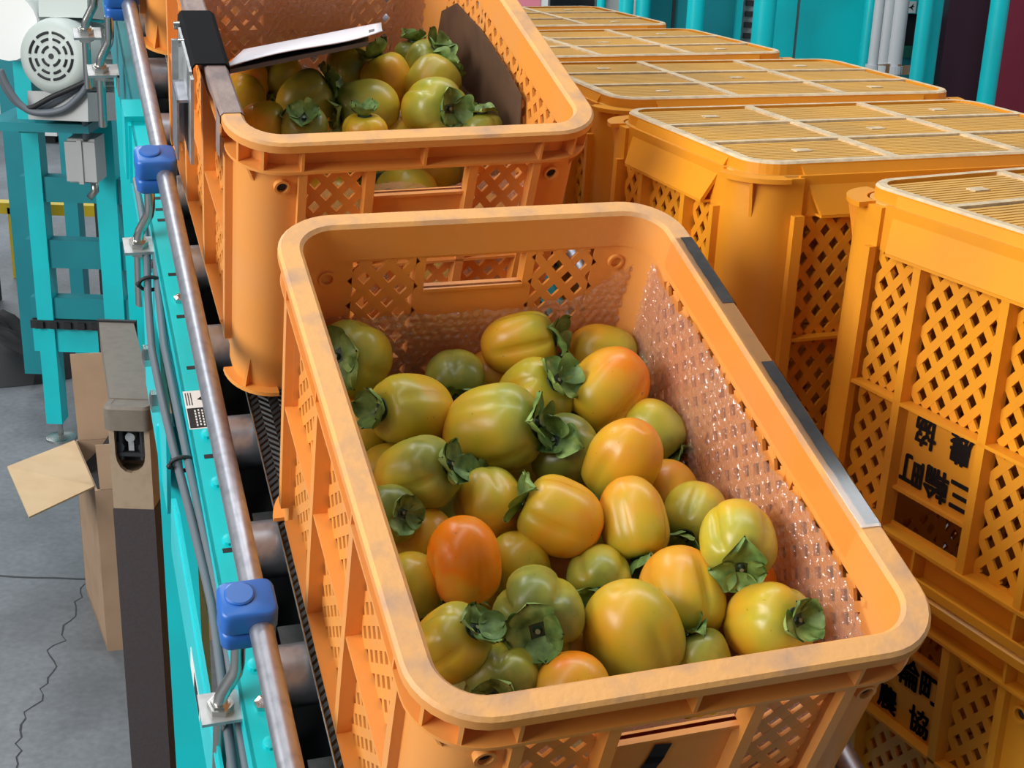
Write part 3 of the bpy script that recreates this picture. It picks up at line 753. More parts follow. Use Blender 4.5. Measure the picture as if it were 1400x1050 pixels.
def place_fruit(idx, loc, r, ar, ripe, axis, label, group, sepals=True, v=None):
    v = (idx * 7 + int(ripe * 10)) % 5 if v is None else v; a = min(range(4), key=lambda k: abs(ARS[k] - ar - .06))
    rnd = random.Random(idx * 13 + 5)
    z = Vector(axis).normalized(); x = z.orthogonal().normalized(); y = z.cross(x)
    rot = Matrix((x, y, z)).transposed().to_4x4() @ Matrix.Rotation(rnd.uniform(0, 6.28), 4, 'Z')
    rs = r * 1.03
    o = thing('persimmon', label, 'persimmon', CONV @ Matrix.Translation(loc) @ rot @ Matrix.Scale(rs, 4), group, FRUIT[(v, a)])
    q = ripe if ripe > .95 else ripe * .9
    o.color = (q, q, q, 1)
    top = ARS[a]
    link('calyx', CALYX[idx % 3], o, Matrix.Translation((0, 0, top - .10)))
    if sepals:
        for k in range(4):
            link('sepal', SEPALS[rnd.randrange(9)], o, Matrix.Rotation(k * pi / 2 + rnd.uniform(-.2, .2), 4, 'Z') @ Matrix.Translation((0, 0, top)) @ Matrix.Scale(rnd.uniform(.85, 1.08), 4))
    return o
for i, (nm, x, y, z, r, ar, ripe, ax, ay, az) in enumerate(FRONT):
    place_fruit(i, (x, y, z), r, ar, ripe, (ax, ay, az), LABELS[nm], 'persimmons in the front crate', True, LOBED.get(nm))
for i, (nm, x, y, z, r, ar, ripe, ax, ay, az) in enumerate(BACK):
    place_fruit(i + 50, (x, y, z), r, ar, ripe, (ax, ay, az), LABELS[nm], 'persimmons in the second crate', True, LOBED.get(nm))
rf = random.Random(4)
for q in FILL_FRONT:
    place_fruit(rf.randrange(200, 300), q, .033, 1.03, rf.uniform(.25, .7), (rf.uniform(-1, 1), rf.uniform(-1, 1), rf.uniform(-.6, 1)), 'persimmon buried in the dark under the heap in the nearest crate', 'persimmons buried in the front crate', False)
for q in FILL_BACK:
    place_fruit(rf.randrange(300, 400), q, .033, 1.03, rf.uniform(.25, .7), (rf.uniform(-1, 1), rf.uniform(-1, 1), rf.uniform(-.6, 1)), 'persimmon buried in the dark under the heap in the second crate', 'persimmons buried in the second crate', False)

# ------------------------------------------------------------------ liner, tape, clipboard and other things in the crates
def sheet(name, P, nu, nv, parent, bub=.0095, h=.0022):
    """bubble film: P(u, v) -> (point, normal, u metres, v metres); bubbles on a triangular grid"""
    mb = MB().use(M['film'])
    def fn(a, c):
        p, n, um, vm = P(a, c)
        r = vm / (bub * .866); row = math.floor(r + .5); uo = um / bub + (.5 if row % 2 else 0)
        du = (uo - math.floor(uo + .5)) * bub; dv = (r - row) * bub * .866
        q = math.hypot(du, dv) / (bub * .46)
        lift = h * (1 - q * q) ** .5 if q < 1 else 0
        wr = .0030 * (noise.noise((um * 16, vm * 13, 1.7)) + .5 * noise.noise((um * 40, vm * 33, 4.2)) + .5)
        return Vector(p) + Vector(n) * (lift + max(0, wr))
    mb.grid(fn, nu, nv)
    return link('film_sheet', mb.mesh('film_sheet', True), parent)
liner = thing('bubble_wrap_liner', 'clear bubble wrap lining the walls of the nearest crate behind the persimmons', 'bubble wrap', CONV)
wx, wy = CW / 2 - .0225, CL / 2 - .0235
zt = lambda a, base, amp, s: base + amp * noise.noise((a * 6.0, s, 0)) + amp * .5 * noise.noise((a * 17.0, s, 3))
def right_film(a, c):
    y = -wy + .006 + (2 * wy - .03) * a; top = zt(a, .268, .012, 2.0) - .06 * max(0, .10 - a) * 4; z = .03 + (top - .03) * c
    return ((wx * (.972 + .028 * z / CH), y, z), (-1, 0, 0), y, z)
def back_film(a, c):
    x = -wx + .004 + (2 * wx - .006) * a; top = zt(a, .212, .008, 5.0) + .05 * max(0, a - .8) * 5; z = .03 + (top - .03) * c
    return ((x, wy * (.972 + .028 * z / CH), z), (0, -1, 0), x, z)
def front_film(a, c):
    x = -wx + .004 + (2 * wx - .006) * a; top = zt(a, .238, .008, 8.0); z = .03 + (top - .03) * c
    return ((x, -wy * (.972 + .028 * z / CH), z), (0, 1, 0), x, z)
def left_film(a, c):
    y = -wy + .006 + (2 * wy - .012) * a; top = zt(a, .215, .008, 11.0); z = .03 + (top - .03) * c
    return ((-wx * (.972 + .028 * z / CH), y, z), (1, 0, 0), y, z)
sheet('film_sheet', right_film, 220, 100, liner); sheet('film_sheet', back_film, 150, 86, liner); sheet('film_sheet', front_film, 130, 60, liner); sheet('film_sheet', left_film, 150, 60, liner)
liner2 = thing('bubble_wrap_liner', 'milky bubble wrap lining the walls of the second crate', 'bubble wrap', CONV @ Matrix.Translation((-.0201, .6394, 0)) @ Matrix.Rotation(.0257, 4, 'Z'))
def right_film2(a, c):
    y = -wy + .05 + (2 * wy - .06) * a; top = zt(a, .165, .010, 2.7) ; z = .03 + (top - .03) * c
    return ((wx * (.972 + .028 * z / CH), y, z), (-1, 0, 0), y, z)
def back_film2(a, c):
    x = -wx + .004 + (2 * wx - .006) * a; top = zt(a, .29, .006, 5.3); z = .03 + (top - .03) * c
    return ((x, wy * (.972 + .028 * z / CH), z), (0, -1, 0), x, z)
sheet('film_sheet', right_film2, 150, 60, liner2); sheet('film_sheet', back_film2, 120, 70, liner2); sheet('film_sheet', front_film, 100, 50, liner2)
# brown card strip on the right inner wall of the second crate
b = MB().use(M['brown_strip'])
ed = [(.905, .186), (.86, .19), (.80, .232), (.70, .247), (.60, .252), (.545, .25), (.53, .215), (.60, .165), (.66, .148), (.74, .140), (.80, .142), (.87, .165)]
b.prism([(.1345 + .0028 * (z - .14) / .11, y, z) for y, z in ed], (.0012, 0, 0))
thing('card_strip', 'dark brown card strip along the right inside wall of the second crate', 'card', CONV, None, b.mesh('card_strip'))

# tape along the rims (a part of the crate it is stuck to)
def rim_strip(mb, side, y0, y1, prof, ragged=0, seed=0):
    n = 24
    o = len(mb.v)
    for i in range(n + 1):
        y = y0 + (y1 - y0) * i / n
        for k, (d, z) in enumerate(prof):
            rg = ragged * noise.noise((y * 60, seed, k)) if k in (0, len(prof) - 1) else 0
            mb.v.append((side * (CW / 2 - d - rg), y, z + (rg if k == 0 else 0)))
    k = len(prof)
    for i in range(n):
        for j in range(k - 1): mb.face((o + i * k + j, o + (i + 1) * k + j, o + (i + 1) * k + j + 1, o + i * k + j + 1))
over = [(-.0008, CH - .012), (-.0008, CH - .002), (.002, CH + .0008), (.0185, CH + .0008), (.0213, CH - .003), (.0213, CH - .03)]
half = [(-.0005, CH - .012), (-.0005, CH - .002), (.002, CH + .0005), (.0125, CH + .0005)]
mb = MB().use(M['clear_tape']); rim_strip(mb, 1, -.155, .200, over); link('clear_tape', mb.mesh('clear_tape', True, 30), CRATES[0])['label'] = 'clear shiny packing tape over the right rim'
for y0, y1 in ((.105, .200), (-.152, .028)):
    mb = MB().use(M['tape_dark']); rim_strip(mb, 1, y0, y1, half, .0016, y0); link('dark_tape', mb.mesh('dark_tape', True, 30), CRATES[0])['label'] = 'dark grey tape on the right rim'
mb = MB().use(M['tape_grey']); rim_strip(mb, -1, -.205, .20, [(.0, CH - .014)] + over[1:-1] + [(.0213, CH - .012)], .0022, 3.3); 
rim_strip(mb, -1, -.205, -.185, [(-.0012, CH - .048), (-.0014, CH - .004)], .002, 5.1)
link('grey_tape', mb.mesh('grey_tape', True, 30), CRATES[1])['label'] = 'dusty grey tape on the left rim'

# clipboard hung over the left rim of the second crate
cb = thing('clipboard', 'grey clipboard with white papers, strapped in black over the left rim of the second crate', 'clipboard', CONV)
b = MB().use(M['strap'])
pr = [(-.212, .268), (-.212, .3035), (-.209, .3075), (-.181, .3075), (-.177, .304), (-.177, .272)]
o = len(b.v)
for y in (.518, .628):
    for i, (x, z) in enumerate(pr):
        b.v.append((x, y, z))
for i in range(len(pr) - 1): b.face((o + i, o + i + 1, o + 6 + i + 1, o + 6 + i))
so = link('strap', b.mesh('strap'), cb); sm = so.modifiers.new('thick', 'SOLIDIFY'); sm.thickness = .0018; sm.offset = 0
b = MB().use(M['galv']); b.box(-.2155, -.213, .512, .602, .206, .303); b.box(-.2155, -.2125, .502, .530, .206, .30)
b.box(-.222, -.2155, .600, .6035, .225, .29)
link('back_plate', b.mesh('back_plate'), cb)
b = MB().use(M['steel']); b.box(-.2265, -.2245, .520, .560, .200, .268); b.box(-.2265, -.2150, .556, .560, .200, .268); b.box(-.2265, -.2150, .520, .560, .265, .268)
link('spring_clip', b.mesh('spring_clip'), cb)
for y, z in ((.612, .300), (.576, .300)): b = MB().use(M['zinc']); b.tube([(-.2125, y, z), (-.2185, y, z)], .0042, 10); link('rivet', b.mesh('rivet', True, 40), cb)
# the board reaches into the crate, resting edge on over the fruit
Q0 = Vector((-.1745, .5490, .284)); Q1 = Vector((-.0185, .6080, .283)); dep = Vector((.052, .200, -.086))
b = MB().use(M['board'])
b.prism([Q0, Q1, Q1 + dep, Q0 + dep], Vector((0, -.0006, -.0045)))
link('board', b.mesh('board'), cb)
b = MB().use(M['paper'])
up = Vector((-.01, -.004, .0015))
def pap(a, c):
    p = Q0 + (Q1 - Q0) * (a * 1.115 - .01) + dep * (c * .93) + Vector((0, 0, .0016 + .009 * a ** 3 * (1 - c) ** 2 + .0035 * sin(5 * a) * (1 - c) + .0012))
    return p
b.grid(pap, 20, 10)
po = link('paper', b.mesh('paper', True), cb); sm = po.modifiers.new('thick', 'SOLIDIFY'); sm.thickness = .0012; sm.offset = 1
b = MB().use(M['ink'])
for k in range(3): q = pap(.905, .55 - .10 * k) + Vector((0, 0, .0016)); q2 = pap(.945, .55 - .10 * k) + Vector((0, 0, .0016)); q3 = pap(.945, .49 - .10 * k) + Vector((0, 0, .0016)); q4 = pap(.905, .49 - .10 * k) + Vector((0, 0, .0016)); b.add([q, q2, q3, q4], [(0, 1, 2, 3)])
link('print', b.mesh('print', recalc=False), po)

# ------------------------------------------------------------------ inclined conveyor
cv = thing('conveyor', 'inclined teal roller conveyor with black belt and steel guide rail carrying the orange crates', 'conveyor', CONV)
Y0, Y1 = -.50, 1.62
b = MB().use(M['belt']); b.box(-.170, .170, Y0, Y1, -.0185, -.0155); link('belt', b.mesh('belt'), cv)
b = MB().use(M['steel'])
n = 18
def roller():
    mb = MB().use(M['steel']); mb.tube([(-.199, 0, 0), (-.1985, 0, 0), (-.197, 0, 0), (.197, 0, 0), (.1985, 0, 0), (.199, 0, 0)], [.018, .026, .0285, .0285, .026, .018], 28)
    mb.use(M['zinc']); mb.tube([(-.207, 0, 0), (.207, 0, 0)], .006, 8); return mb.mesh('roller', True, 40)
rm = roller()
y = .058 - .1535 * 3
while y < Y1: link('roller', rm, cv, Matrix.Translation((0, y, -.0475))); y += .1535
for side in (-1, 1):
    # rail: top flange, inner lip, web
    b = MB().use(M['teal'])
    x0, x1 = sorted((side * .234, side * .206)); 
    b.box(x0, x1, Y0, 1.02, -.033, -.030)
    b.box(*sorted((side * .234, side * .231)), Y0, 1.02, -.150, -.030); b.box(x0, x1, Y0, 1.02, -.150, -.147)
    link('side_rail', b.mesh('side_rail'), cv)
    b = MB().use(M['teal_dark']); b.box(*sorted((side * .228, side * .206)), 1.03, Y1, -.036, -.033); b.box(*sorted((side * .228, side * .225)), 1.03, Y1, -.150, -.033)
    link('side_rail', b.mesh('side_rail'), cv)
    b = MB().use(M['steel']); b.tube([(side * .2185, Y0, .058), (side * .2185, .955, .058), (side * .2185, Y1, .058)], .0102, 20); link('guide_tube', b.mesh('guide_tube', True, 40), cv)
b = MB().use(M['teal']); b.box(-.242, -.205, .985, 1.03, -.120, -.022); b.box(-.238, -.212, .975, .985, -.120, -.030); link('joint_block', b.mesh('joint_block'), cv)
# dark drip tray and grey perforated strips between the rollers
b = MB().use(M['void']); b.box(-.205, .205, Y0, Y1, -.147, -.140); link('tray', b.mesh('tray'), cv)
b = MB().use(M['galv'])
yy = .058 - .1535 * 3 + .077
while yy < Y1: b.box(-.178, .178, yy - .020, yy + .020, -.100, -.097); yy += .1535
link('cross_strips', b.mesh('cross_strips'), cv)
# slots and bolts in the flange
b = MB().use(M['void']); b.box(-.2245, -.2135, -.0028, .0028, -.0302, -.0296); sl_me = b.mesh('slot')
for y in (.885, .845, .800, .775, .752, .640, .560, .470, .330, .200, .110): link('slot', sl_me, cv, Matrix.Translation((0, y, 0)))
bolt_mb = MB().use(M['teal']); bolt_mb.tube([(0, 0, 0), (0, 0, .0035), (0, 0, .005)], [.0065, .0065, .0035], 12); bolt_me = bolt_mb.mesh('bolt_head', True, 30)
for y in (.362, .291, .212, .061, -.022): link('bolt_head', bolt_me, cv, Matrix.Translation((-.2165, y, -.030)))
bz = MB().use(M['zinc']); bz.tube([(0, 0, 0), (0, 0, .005), (0, 0, .006)], [.0075, .0075, .004], 6); bz_me = bz.mesh('bolt_head')
for (x, y, z) in ((-.2165, .018, -.030), (-.2165, .590, -.030)): link('bolt_head', bz_me, cv, Matrix.Translation((x, y, z)))
for (y, z) in ((.49, -.075), (.455, -.075), (.70, -.06)): link('bolt_head', bz_me, cv, Matrix.Translation((-.234, y, z)) @ Matrix.Rotation(-pi / 2, 4, 'Y') @ Matrix.Scale(1.1, 4))
# rail brackets: blue clamp on the tube, bent rod, plate, nuts, stud
def clamp_mesh():
    mb = MB().use(M['blue'])
    path = rr_path(.047, .040, .008, 4)
    for z0, z1, s in ((-.024, -.006, .97), (-.0045, .020, 1.0)):
        o = len(mb.v); k = len(path)
        lv = [(z0, .90), (z0 + .003, 1), (z1 - .004, 1), (z1 - .001, .95), (z1, .88)]
        for z, q in lv:
            for x, y, nx, ny in path: mb.v.append((x * s * q, y * s * q, z))
        for j in range(len(lv) - 1):
            for i in range(k): mb.face((o + j * k + i, o + j * k + (i + 1) % k, o + (j + 1) * k + (i + 1) % k, o + (j + 1) * k + i))
        mb.face([o + i for i in reversed(range(k))]); mb.face([o + 4 * k + i for i in range(k)])
    return mb.mesh('clamp', True, 40)
cl_me = clamp_mesh()
cap = MB().use(M['blue']); cap.tube([(0, 0, .018), (0, 0, .0215), (0, 0, .0225)], [.0125, .0125, .011], 24); cap_me = cap.mesh('clamp_cap', True, 30)
rod = MB().use(M['zinc']); rod.tube([(-.010, 0, .04), (-.010, 0, .010), (-.0115, -.001, .000), (-.022, -.004, -.020), (-.0245, -.005, -.028), (-.0245, -.005, -.05), (-.0245, -.005, -.13)], .0062, 14); rod_me = rod.mesh('bent_rod', True, 40)
pl = MB().use(M['galv']); pl.box(-.042, .000, -.020, .012, -.0445, -.0405); pl.box(-.003, .000, -.020, .012, -.075, -.0405); pl_me = pl.mesh('bracket_plate')
nut = MB().use(M['zinc'])
for z0, z1, r in ((-.0405, -.0335, .0115), (-.0515, -.0445, .0115), (-.0335, -.0315, .0085)): nut.tube([(-.0245, -.005, z0), (-.0245, -.005, z1)], r, 6)
nut_me = nut.mesh('nut')
for y in (.048, .731, 1.165):
    c = link('clamp', cl_me, cv, Matrix.Translation((-.2275, y, .058))); link('clamp_cap', cap_me, c, Matrix.Translation((-.006, .004, 0)))
for y, x in ((.035, -.226), (.722, -.226), (1.150, -.236), (1.262, -.248)):
    T = Matrix.Translation((x, y, .0)); link('bent_rod', rod_me, cv, T); link('bracket_plate', pl_me, cv, T); link('nut', nut_me, cv, T)
# two grey cables along the web, tied with black ties
cp_ = [(.90, -.236, -.06), (.714, -.238, -.046), (.634, -.2435, -.050), (.54, -.2475, -.052), (.416, -.2465, -.05), (.346, -.2455, -.05), (.234, -.2425, -.05), (.158, -.2395, -.052), (.05, -.241, -.060), (-.10, -.243, -.07), (-.40, -.243, -.07)]
for k in (0, 1):
    b = MB().use(M['cable']); pts = []
    for i in range(len(cp_) - 1):
        for t in range(5):
            u = t / 5; y = cp_[i][0] * (1 - u) + cp_[i + 1][0] * u; x = cp_[i][1] * (1 - u) + cp_[i + 1][1] * u; z = cp_[i][2] * (1 - u) + cp_[i + 1][2] * u
            pts.append((x + .007 - .0105 * k + .003 * k * sin(y * 9), y, z - .004 * k - .002 * sin(y * 14 + k)))
    b.tube(pts, .0044, 10); link('cable', b.mesh('cable', True), cv)
for y in (.655, .346):
    b = MB().use(M['black']); ring = [(-.2440 + .0125 * cos(t * pi / 8), y, -.0525 + .0095 * sin(t * pi / 8)) for t in range(17)]; b.tube(ring, .0024, 6, False); b.tube([(-.2565, y - .002, -.053), (-.2585, y - .008, -.046)], .003, 6); link('cable_tie', b.mesh('cable_tie', True), cv)
# sticker: white half with a bird mark, black half with lines of print
stk = MB().use(M['white']); stk.box(-.2335, -.2065, .372, .432, -.0300, -.0297)
so = link('sticker', stk.mesh('sticker'), cv)
b = MB().use(M['black']); b.box(-.2325, -.2065, .3735, .4045, -.0297, -.0296); b.use(M['ink'])
bird = [(-.2205, .4175), (-.216, .4215), (-.2125, .4275), (-.2125, .4215), (-.2085, .4225), (-.2105, .418), (-.207, .411), (-.2125, .4145)]
b.add([(x, y, -.0295) for x, y in bird], [tuple(range(len(bird)))])
for k in range(3): b.add([(-.2318 + .0026 * k, .409, -.0295), (-.2308 + .0026 * k, .409, -.0295), (-.2308 + .0026 * k, .429, -.0295), (-.2318 + .0026 * k, .429, -.0295)], [(0, 1, 2, 3)])
b.use(M['white'])
for k in range(5):
    yy0 = .376 + .001 * (k % 2); x = -.2255 + .0036 * k
    for j in range(6): b.add([(x, yy0 + .0044 * j, -.0294), (x + .0016, yy0 + .0044 * j, -.0294), (x + .0016, yy0 + .0044 * j + .003, -.0294), (x, yy0 + .0044 * j + .003, -.0294)], [(0, 1, 2, 3)])
link('print', b.mesh('print', recalc=False), so)
# lower cover panel with a rounded corner, gusset plate, leg
b = MB().use(M['teal'])
poly = [(.37, -.205), (.37, -.150), (.364, -.122), (.345, -.100), (.31, -.088), (-.50, -.088), (-.50, -.205)]
b.prism([(-.254, y, z) for y, z in poly], (.003, 0, 0)); b.box(-.256, -.254, -.50, .345, -.104, -.100)
pn = link('cover_panel', b.mesh('cover_panel'), cv)
b = MB().use(M['white']); b.box(-.2546, -.2541, .13, .20, -.195, -.165); b.use(M['black']); b.box(-.2549, -.2546, .135, .17, -.192, -.168); link('warning_label', b.mesh('warning_label'), pn)
b = MB().use(M['teal']); b.box(-.2515, -.247, .43, .66, -.21, -.075); gp = link('gusset_plate', b.mesh('gusset_plate'), cv)
for y in (.58, .50):
    link('bolt_head', bz_me, gp, Matrix.Translation((-.2515, y, -.10)) @ Matrix.Rotation(-pi / 2, 4, 'Y') @ Matrix.Scale(1.7, 4))
CI = CONV.inverted()
def leg_at(lx, ly, lz, nm, w=.05):
    p = CONV @ Vector((lx, ly, lz)); b = MB().use(M['teal'])
    b.box(p.x - w / 2, p.x + w / 2, p.y - w / 2, p.y + w / 2, .03, p.z); b.use(M['zinc']); b.tube([(p.x, p.y, 0), (p.x, p.y, .008), (p.x, p.y, .012)], [.035, .035, .012], 14); b.tube([(p.x, p.y, .01), (p.x, p.y, .04)], .008, 8)
    b.mapv(lambda x, y, z: CI @ Vector((x, y, z))); return link(nm, b.mesh(nm), cv)
leg_at(-.229, .52, -.15, 'leg', .040); leg_at(.20, .285, -.15, 'leg'); leg_at(-.19, 1.50, -.15, 'leg'); leg_at(.19, 1.50, -.15, 'leg'); leg_at(-.19, -.46, -.15, 'leg', .04); leg_at(.19, -.46, -.15, 'leg', .04)
b = MB().use(M['zinc']); b.tube([(-.1708, Y0, -.0148), (-.1708, Y1, -.0148)], .0009, 6); link('edge_cord', b.mesh('edge_cord'), cv)

# ------------------------------------------------------------------ motor stand behind, left
D = 3.9
ms = thing('drive_stand', 'teal steel frame with crossbars standing at the far left behind the conveyor', 'machine frame')
def wbox(name, x0, x1, y0, y1, z0, z1, mt, parent=None):
    b = MB().use(mt); b.box(min(x0, x1), max(x0, x1), y0, y1, min(z0, z1), max(z0, z1)); return link(name, b.mesh(name), parent)
xa, xb = -1.3844, -1.3375
wbox('post', xa, xb, 3.90, 3.96, .06, 1.75, M['teal'], ms)
wbox('post', -1.1877, -1.1301, 3.90, 3.96, .06, 1.75, M['teal'], ms)
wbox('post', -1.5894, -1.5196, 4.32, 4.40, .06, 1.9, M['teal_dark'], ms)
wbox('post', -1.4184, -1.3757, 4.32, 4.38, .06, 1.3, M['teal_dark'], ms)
x0, x1 = -1.4038, -0.9885
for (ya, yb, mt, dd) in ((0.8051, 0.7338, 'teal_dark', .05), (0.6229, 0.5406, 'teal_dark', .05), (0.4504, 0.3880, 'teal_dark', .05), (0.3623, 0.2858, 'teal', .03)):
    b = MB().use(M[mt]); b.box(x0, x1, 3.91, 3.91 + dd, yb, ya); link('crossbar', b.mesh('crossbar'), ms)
wbox('top_plate', x0, -1.1342, 3.70, 3.96, 0.9711, 0.9947, M['teal_dark'], ms)
wbox('upright_plate', -1.3368, -1.2923, 3.75, 3.90, 0.9575, 1.1912, M['teal'], ms)
b = MB().use(M['void'])
zc = 0.3734
b.box(x0, x1, 3.895, 3.93, zc - .012, zc + .012); b.use(M['black'])
k = x0 + .02
while k < x1: b.box(k, k + .02, 3.885, 3.897, zc - .010, zc + .010); k += .04
link('chain', b.mesh('chain'), ms)
for px in (xa + .03, -1.1589):
    b = MB().use(M['zinc']); b.tube([(px, 3.93, 0), (px, 3.93, .008), (px, 3.93, .014)], [.045, .045, .015], 16); b.tube([(px, 3.93, .01), (px, 3.93, .09)], .009, 8); link('levelling_foot', b.mesh('levelling_foot', True, 40), ms)
jx0, jx1, jz0, jz1 = -1.2086, -1.1358, 0.8284, 0.9473
b = MB().use(M['box_grey']); b.box(jx0, jx1, 3.75, 3.84, jz0, jz1); b.box(jx0 - .004, jx1 + .004, 3.735, 3.75, jz0 + .006, jz1 - .006); jb = link('junction_box', b.mesh('junction_box'), ms)
b = MB().use(M['box_grey']); b.box((jx0 + jx1) / 2 - .006, (jx0 + jx1) / 2 + .006, 3.73, 3.736, jz0, jz1); link('cover_seam', b.mesh('cover_seam'), jb)
b = MB().use(M['zinc']); b.tube([(jx1 - .02, 3.79, jz0), (jx1 - .02, 3.79, jz0 - .03), (jx1 - .035, 3.79, jz0 - .05)], .011, 10); link('cable_gland', b.mesh('cable_gland', True), jb)
# motor: fan cowl with slots, finned body, terminal box, foot
mc = Vector((-1.1907, 3.6200, 1.1798)); MR = .097
mt_ = thing('electric_motor', 'pale grey electric motor with a round slotted fan cover on the teal frame', 'motor', Matrix.Translation(mc) @ Matrix.Rotation(radians(-8), 4, 'X') @ Matrix.Rotation(radians(-10), 4, 'Z'))
b = MB().use(M['motor']); b.tube([(0, .0, 0), (0, .004, 0), (0, .014, 0), (0, .03, 0), (0, .10, 0)], [.070, .082, .092, MR, MR], 40); link('fan_cover', b.mesh('fan_cover', True, 45), mt_)
fc = [o for o in mt_.children][0]
b = MB().use(M['void'])
for r, n_, wf, off in ((.058, 8, .78, .5), (.042, 8, .62, .5), (.024, 4, .66, .5)):
    for k in range(n_):
        a0 = 2 * pi * (k + off) / n_ - pi / n_ * wf; a1 = 2 * pi * (k + off) / n_ + pi / n_ * wf
        pts = [(r * cos(a0 + (a1 - a0) * t / 6), -.0006, r * sin(a0 + (a1 - a0) * t / 6)) for t in range(7)]
        b.tube(pts, .0037, 6)
b.tube([(0, -.002, 0), (0, .001, 0)], .007, 12); link('vent_slots', b.mesh('vent_slots'), fc)
b = MB().use(M['motor']); b.tube([(0, .10, 0), (0, .30, 0)], .078, 28)
for k in range(28):
    a = 2 * pi * k / 28; b.bar((.076 * cos(a), .2, .076 * sin(a)), (.094 * cos(a), .2, .094 * sin(a)), (0, 1, 0), .19, .004)
link('finned_body', b.mesh('finned_body'), mt_)
b = MB().use(M['motor']); b.box(-.062, .072, .06, .22, .098, .20); link('terminal_box', b.mesh('terminal_box'), mt_)
b = MB().use(M['box_grey']); b.box(-.080, .085, .02, .28, -.160, -.088); link('foot', b.mesh('foot'), mt_)
b = MB().use(M['white']); b.tube([(-.145, .05, .07), (-.145, .25, .07)], .085, 24); link('gear_housing', b.mesh('gear_housing', True, 40), mt_)
# cables looping below the motor
def px_tube(name, pts, r, mt, parent):
    b = MB().use(mt); V = [Vector(p) for p in pts]; out = []
    for i in range(len(V) - 1):
        p0 = V[max(i - 1, 0)]; p1 = V[i]; p2 = V[i + 1]; p3 = V[min(i + 2, len(V) - 1)]
        for t in range(6):
            u = t / 6; out.append(.5 * ((2 * p1) + (p2 - p0) * u + (2 * p0 - 5 * p1 + 4 * p2 - p3) * u * u + (3 * p1 - p0 - 3 * p2 + p3) * u ** 3))
    out.append(V[-1]); b.tube(out, r, 10); return link(name, b.mesh(name, True), parent)
px_tube('cable', [(-1.3162, 3.6000, 1.1455), (-1.3015, 3.6000, 1.1041), (-1.2722, 3.6000, 1.0591), (-1.2329, 3.6000, 1.0400), (-1.1670, 3.6000, 1.0497), (-1.1176, 3.6000, 1.0883), (-1.0929, 3.6000, 1.1221)], .009, M['cable'], ms)
px_tube('cable', [(-1.3247, 3.6200, 1.1297), (-1.3132, 3.6200, 1.0933), (-1.2866, 3.6200, 1.0572), (-1.2485, 3.6200, 1.0436), (-1.1907, 3.6200, 1.0642), (-1.1320, 3.6200, 1.0995), (-1.0987, 3.6200, 1.1226)], .008, M['cable'], ms)
px_tube('cable', [(-1.2792, 3.6000, 1.0644), (-1.2506, 3.6000, 1.0506), (-1.1924, 3.6000, 1.0802), (-1.1348, 3.6000, 1.1060), (-1.0945, 3.6000, 1.1257)], .007, M['black'], ms)
px_tube('cable', [(-1.1554, 3.6400, 1.0435), (-1.1401, 3.6600, 1.0257), (-1.1424, 3.7000, 0.9998), (-1.1591, 3.7500, 0.9477)], .008, M['cable'], ms)
px_tube('cable', [(-1.1191, 3.6600, 1.1069), (-1.1380, 3.7000, 1.0343), (-1.1602, 3.7600, 0.9458)], .010, M['cable'], ms)
# yellow bar on the floor farther back
b = MB().use(M['yellow_paint']); p = (-1.9213, 5.6000, 0.2944); q = (-1.6684, 5.6000, 0.3032); b.box(p[0] - .2, q[0] + .1, 5.6, 5.66, p[2] - .025, p[2] + .02); b.box(p[0] - .15, p[0] - .1, 5.6, 5.66, 0, p[2]); b.box(q[0], q[0] + .05, 5.6, 5.66, 0, p[2])
thing('yellow_rail', 'low yellow steel rail on the floor seen through the teal frame', 'rail', None, None, b.mesh('yellow_rail'))
# white cabinets against the far wall, seen through the frame
for k, (a, c) in enumerate(((48, 78), (84, 136))):
    p0 = (-3.0338, 8.4000, 0.8301); xx0 = [-2.9064, -2.7479][k]; xx1 = [-2.7655, -2.4927][k]
    b = MB().use(M['white']); b.box(xx0, xx1, 8.4, 8.9, .05, .62); b.use(M['galv']); b.box(xx0 + .01, xx1 - .01, 8.39, 8.4, .34, .35); b.use(M['void']); b.box(xx0 + .03, xx1 - .03, 8.45, 8.85, 0, .05)
    thing('white_cabinet', ['narrow white cabinet far away at the back wall, left one', 'wide white cabinet far away at the back wall, right one'][k], 'cabinet', None, 'white cabinets at the back wall', b.mesh('white_cabinet'))
# black plastic sheet heaped on the floor
b = MB().use(M['black']); pc = Vector((-1.7378, 4.5507, 0.0000))
def heap(a, c):
    r = c; th = 2 * pi * a; h = .16 * (1 - r ** 2.2) * (1 + .5 * noise.noise((cos(th) * 2.5 * r, sin(th) * 2.5 * r, .3))) + .03 * noise.noise((cos(th) * 9 * r, sin(th) * 9 * r, 2)) * (1 - r)
    rr = (.34 + .08 * noise.noise((cos(th) * 1.5, sin(th) * 1.5, 5)))
    return (pc.x - .12 + rr * 1.25 * r * cos(th), pc.y + rr * .7 * r * sin(th), max(.002, h))
b.grid(heap, 48, 16); thing('plastic_sheet', 'crumpled black plastic sheet on the floor at the left edge', 'plastic sheet', None, None, b.mesh('plastic_sheet', True, 30))

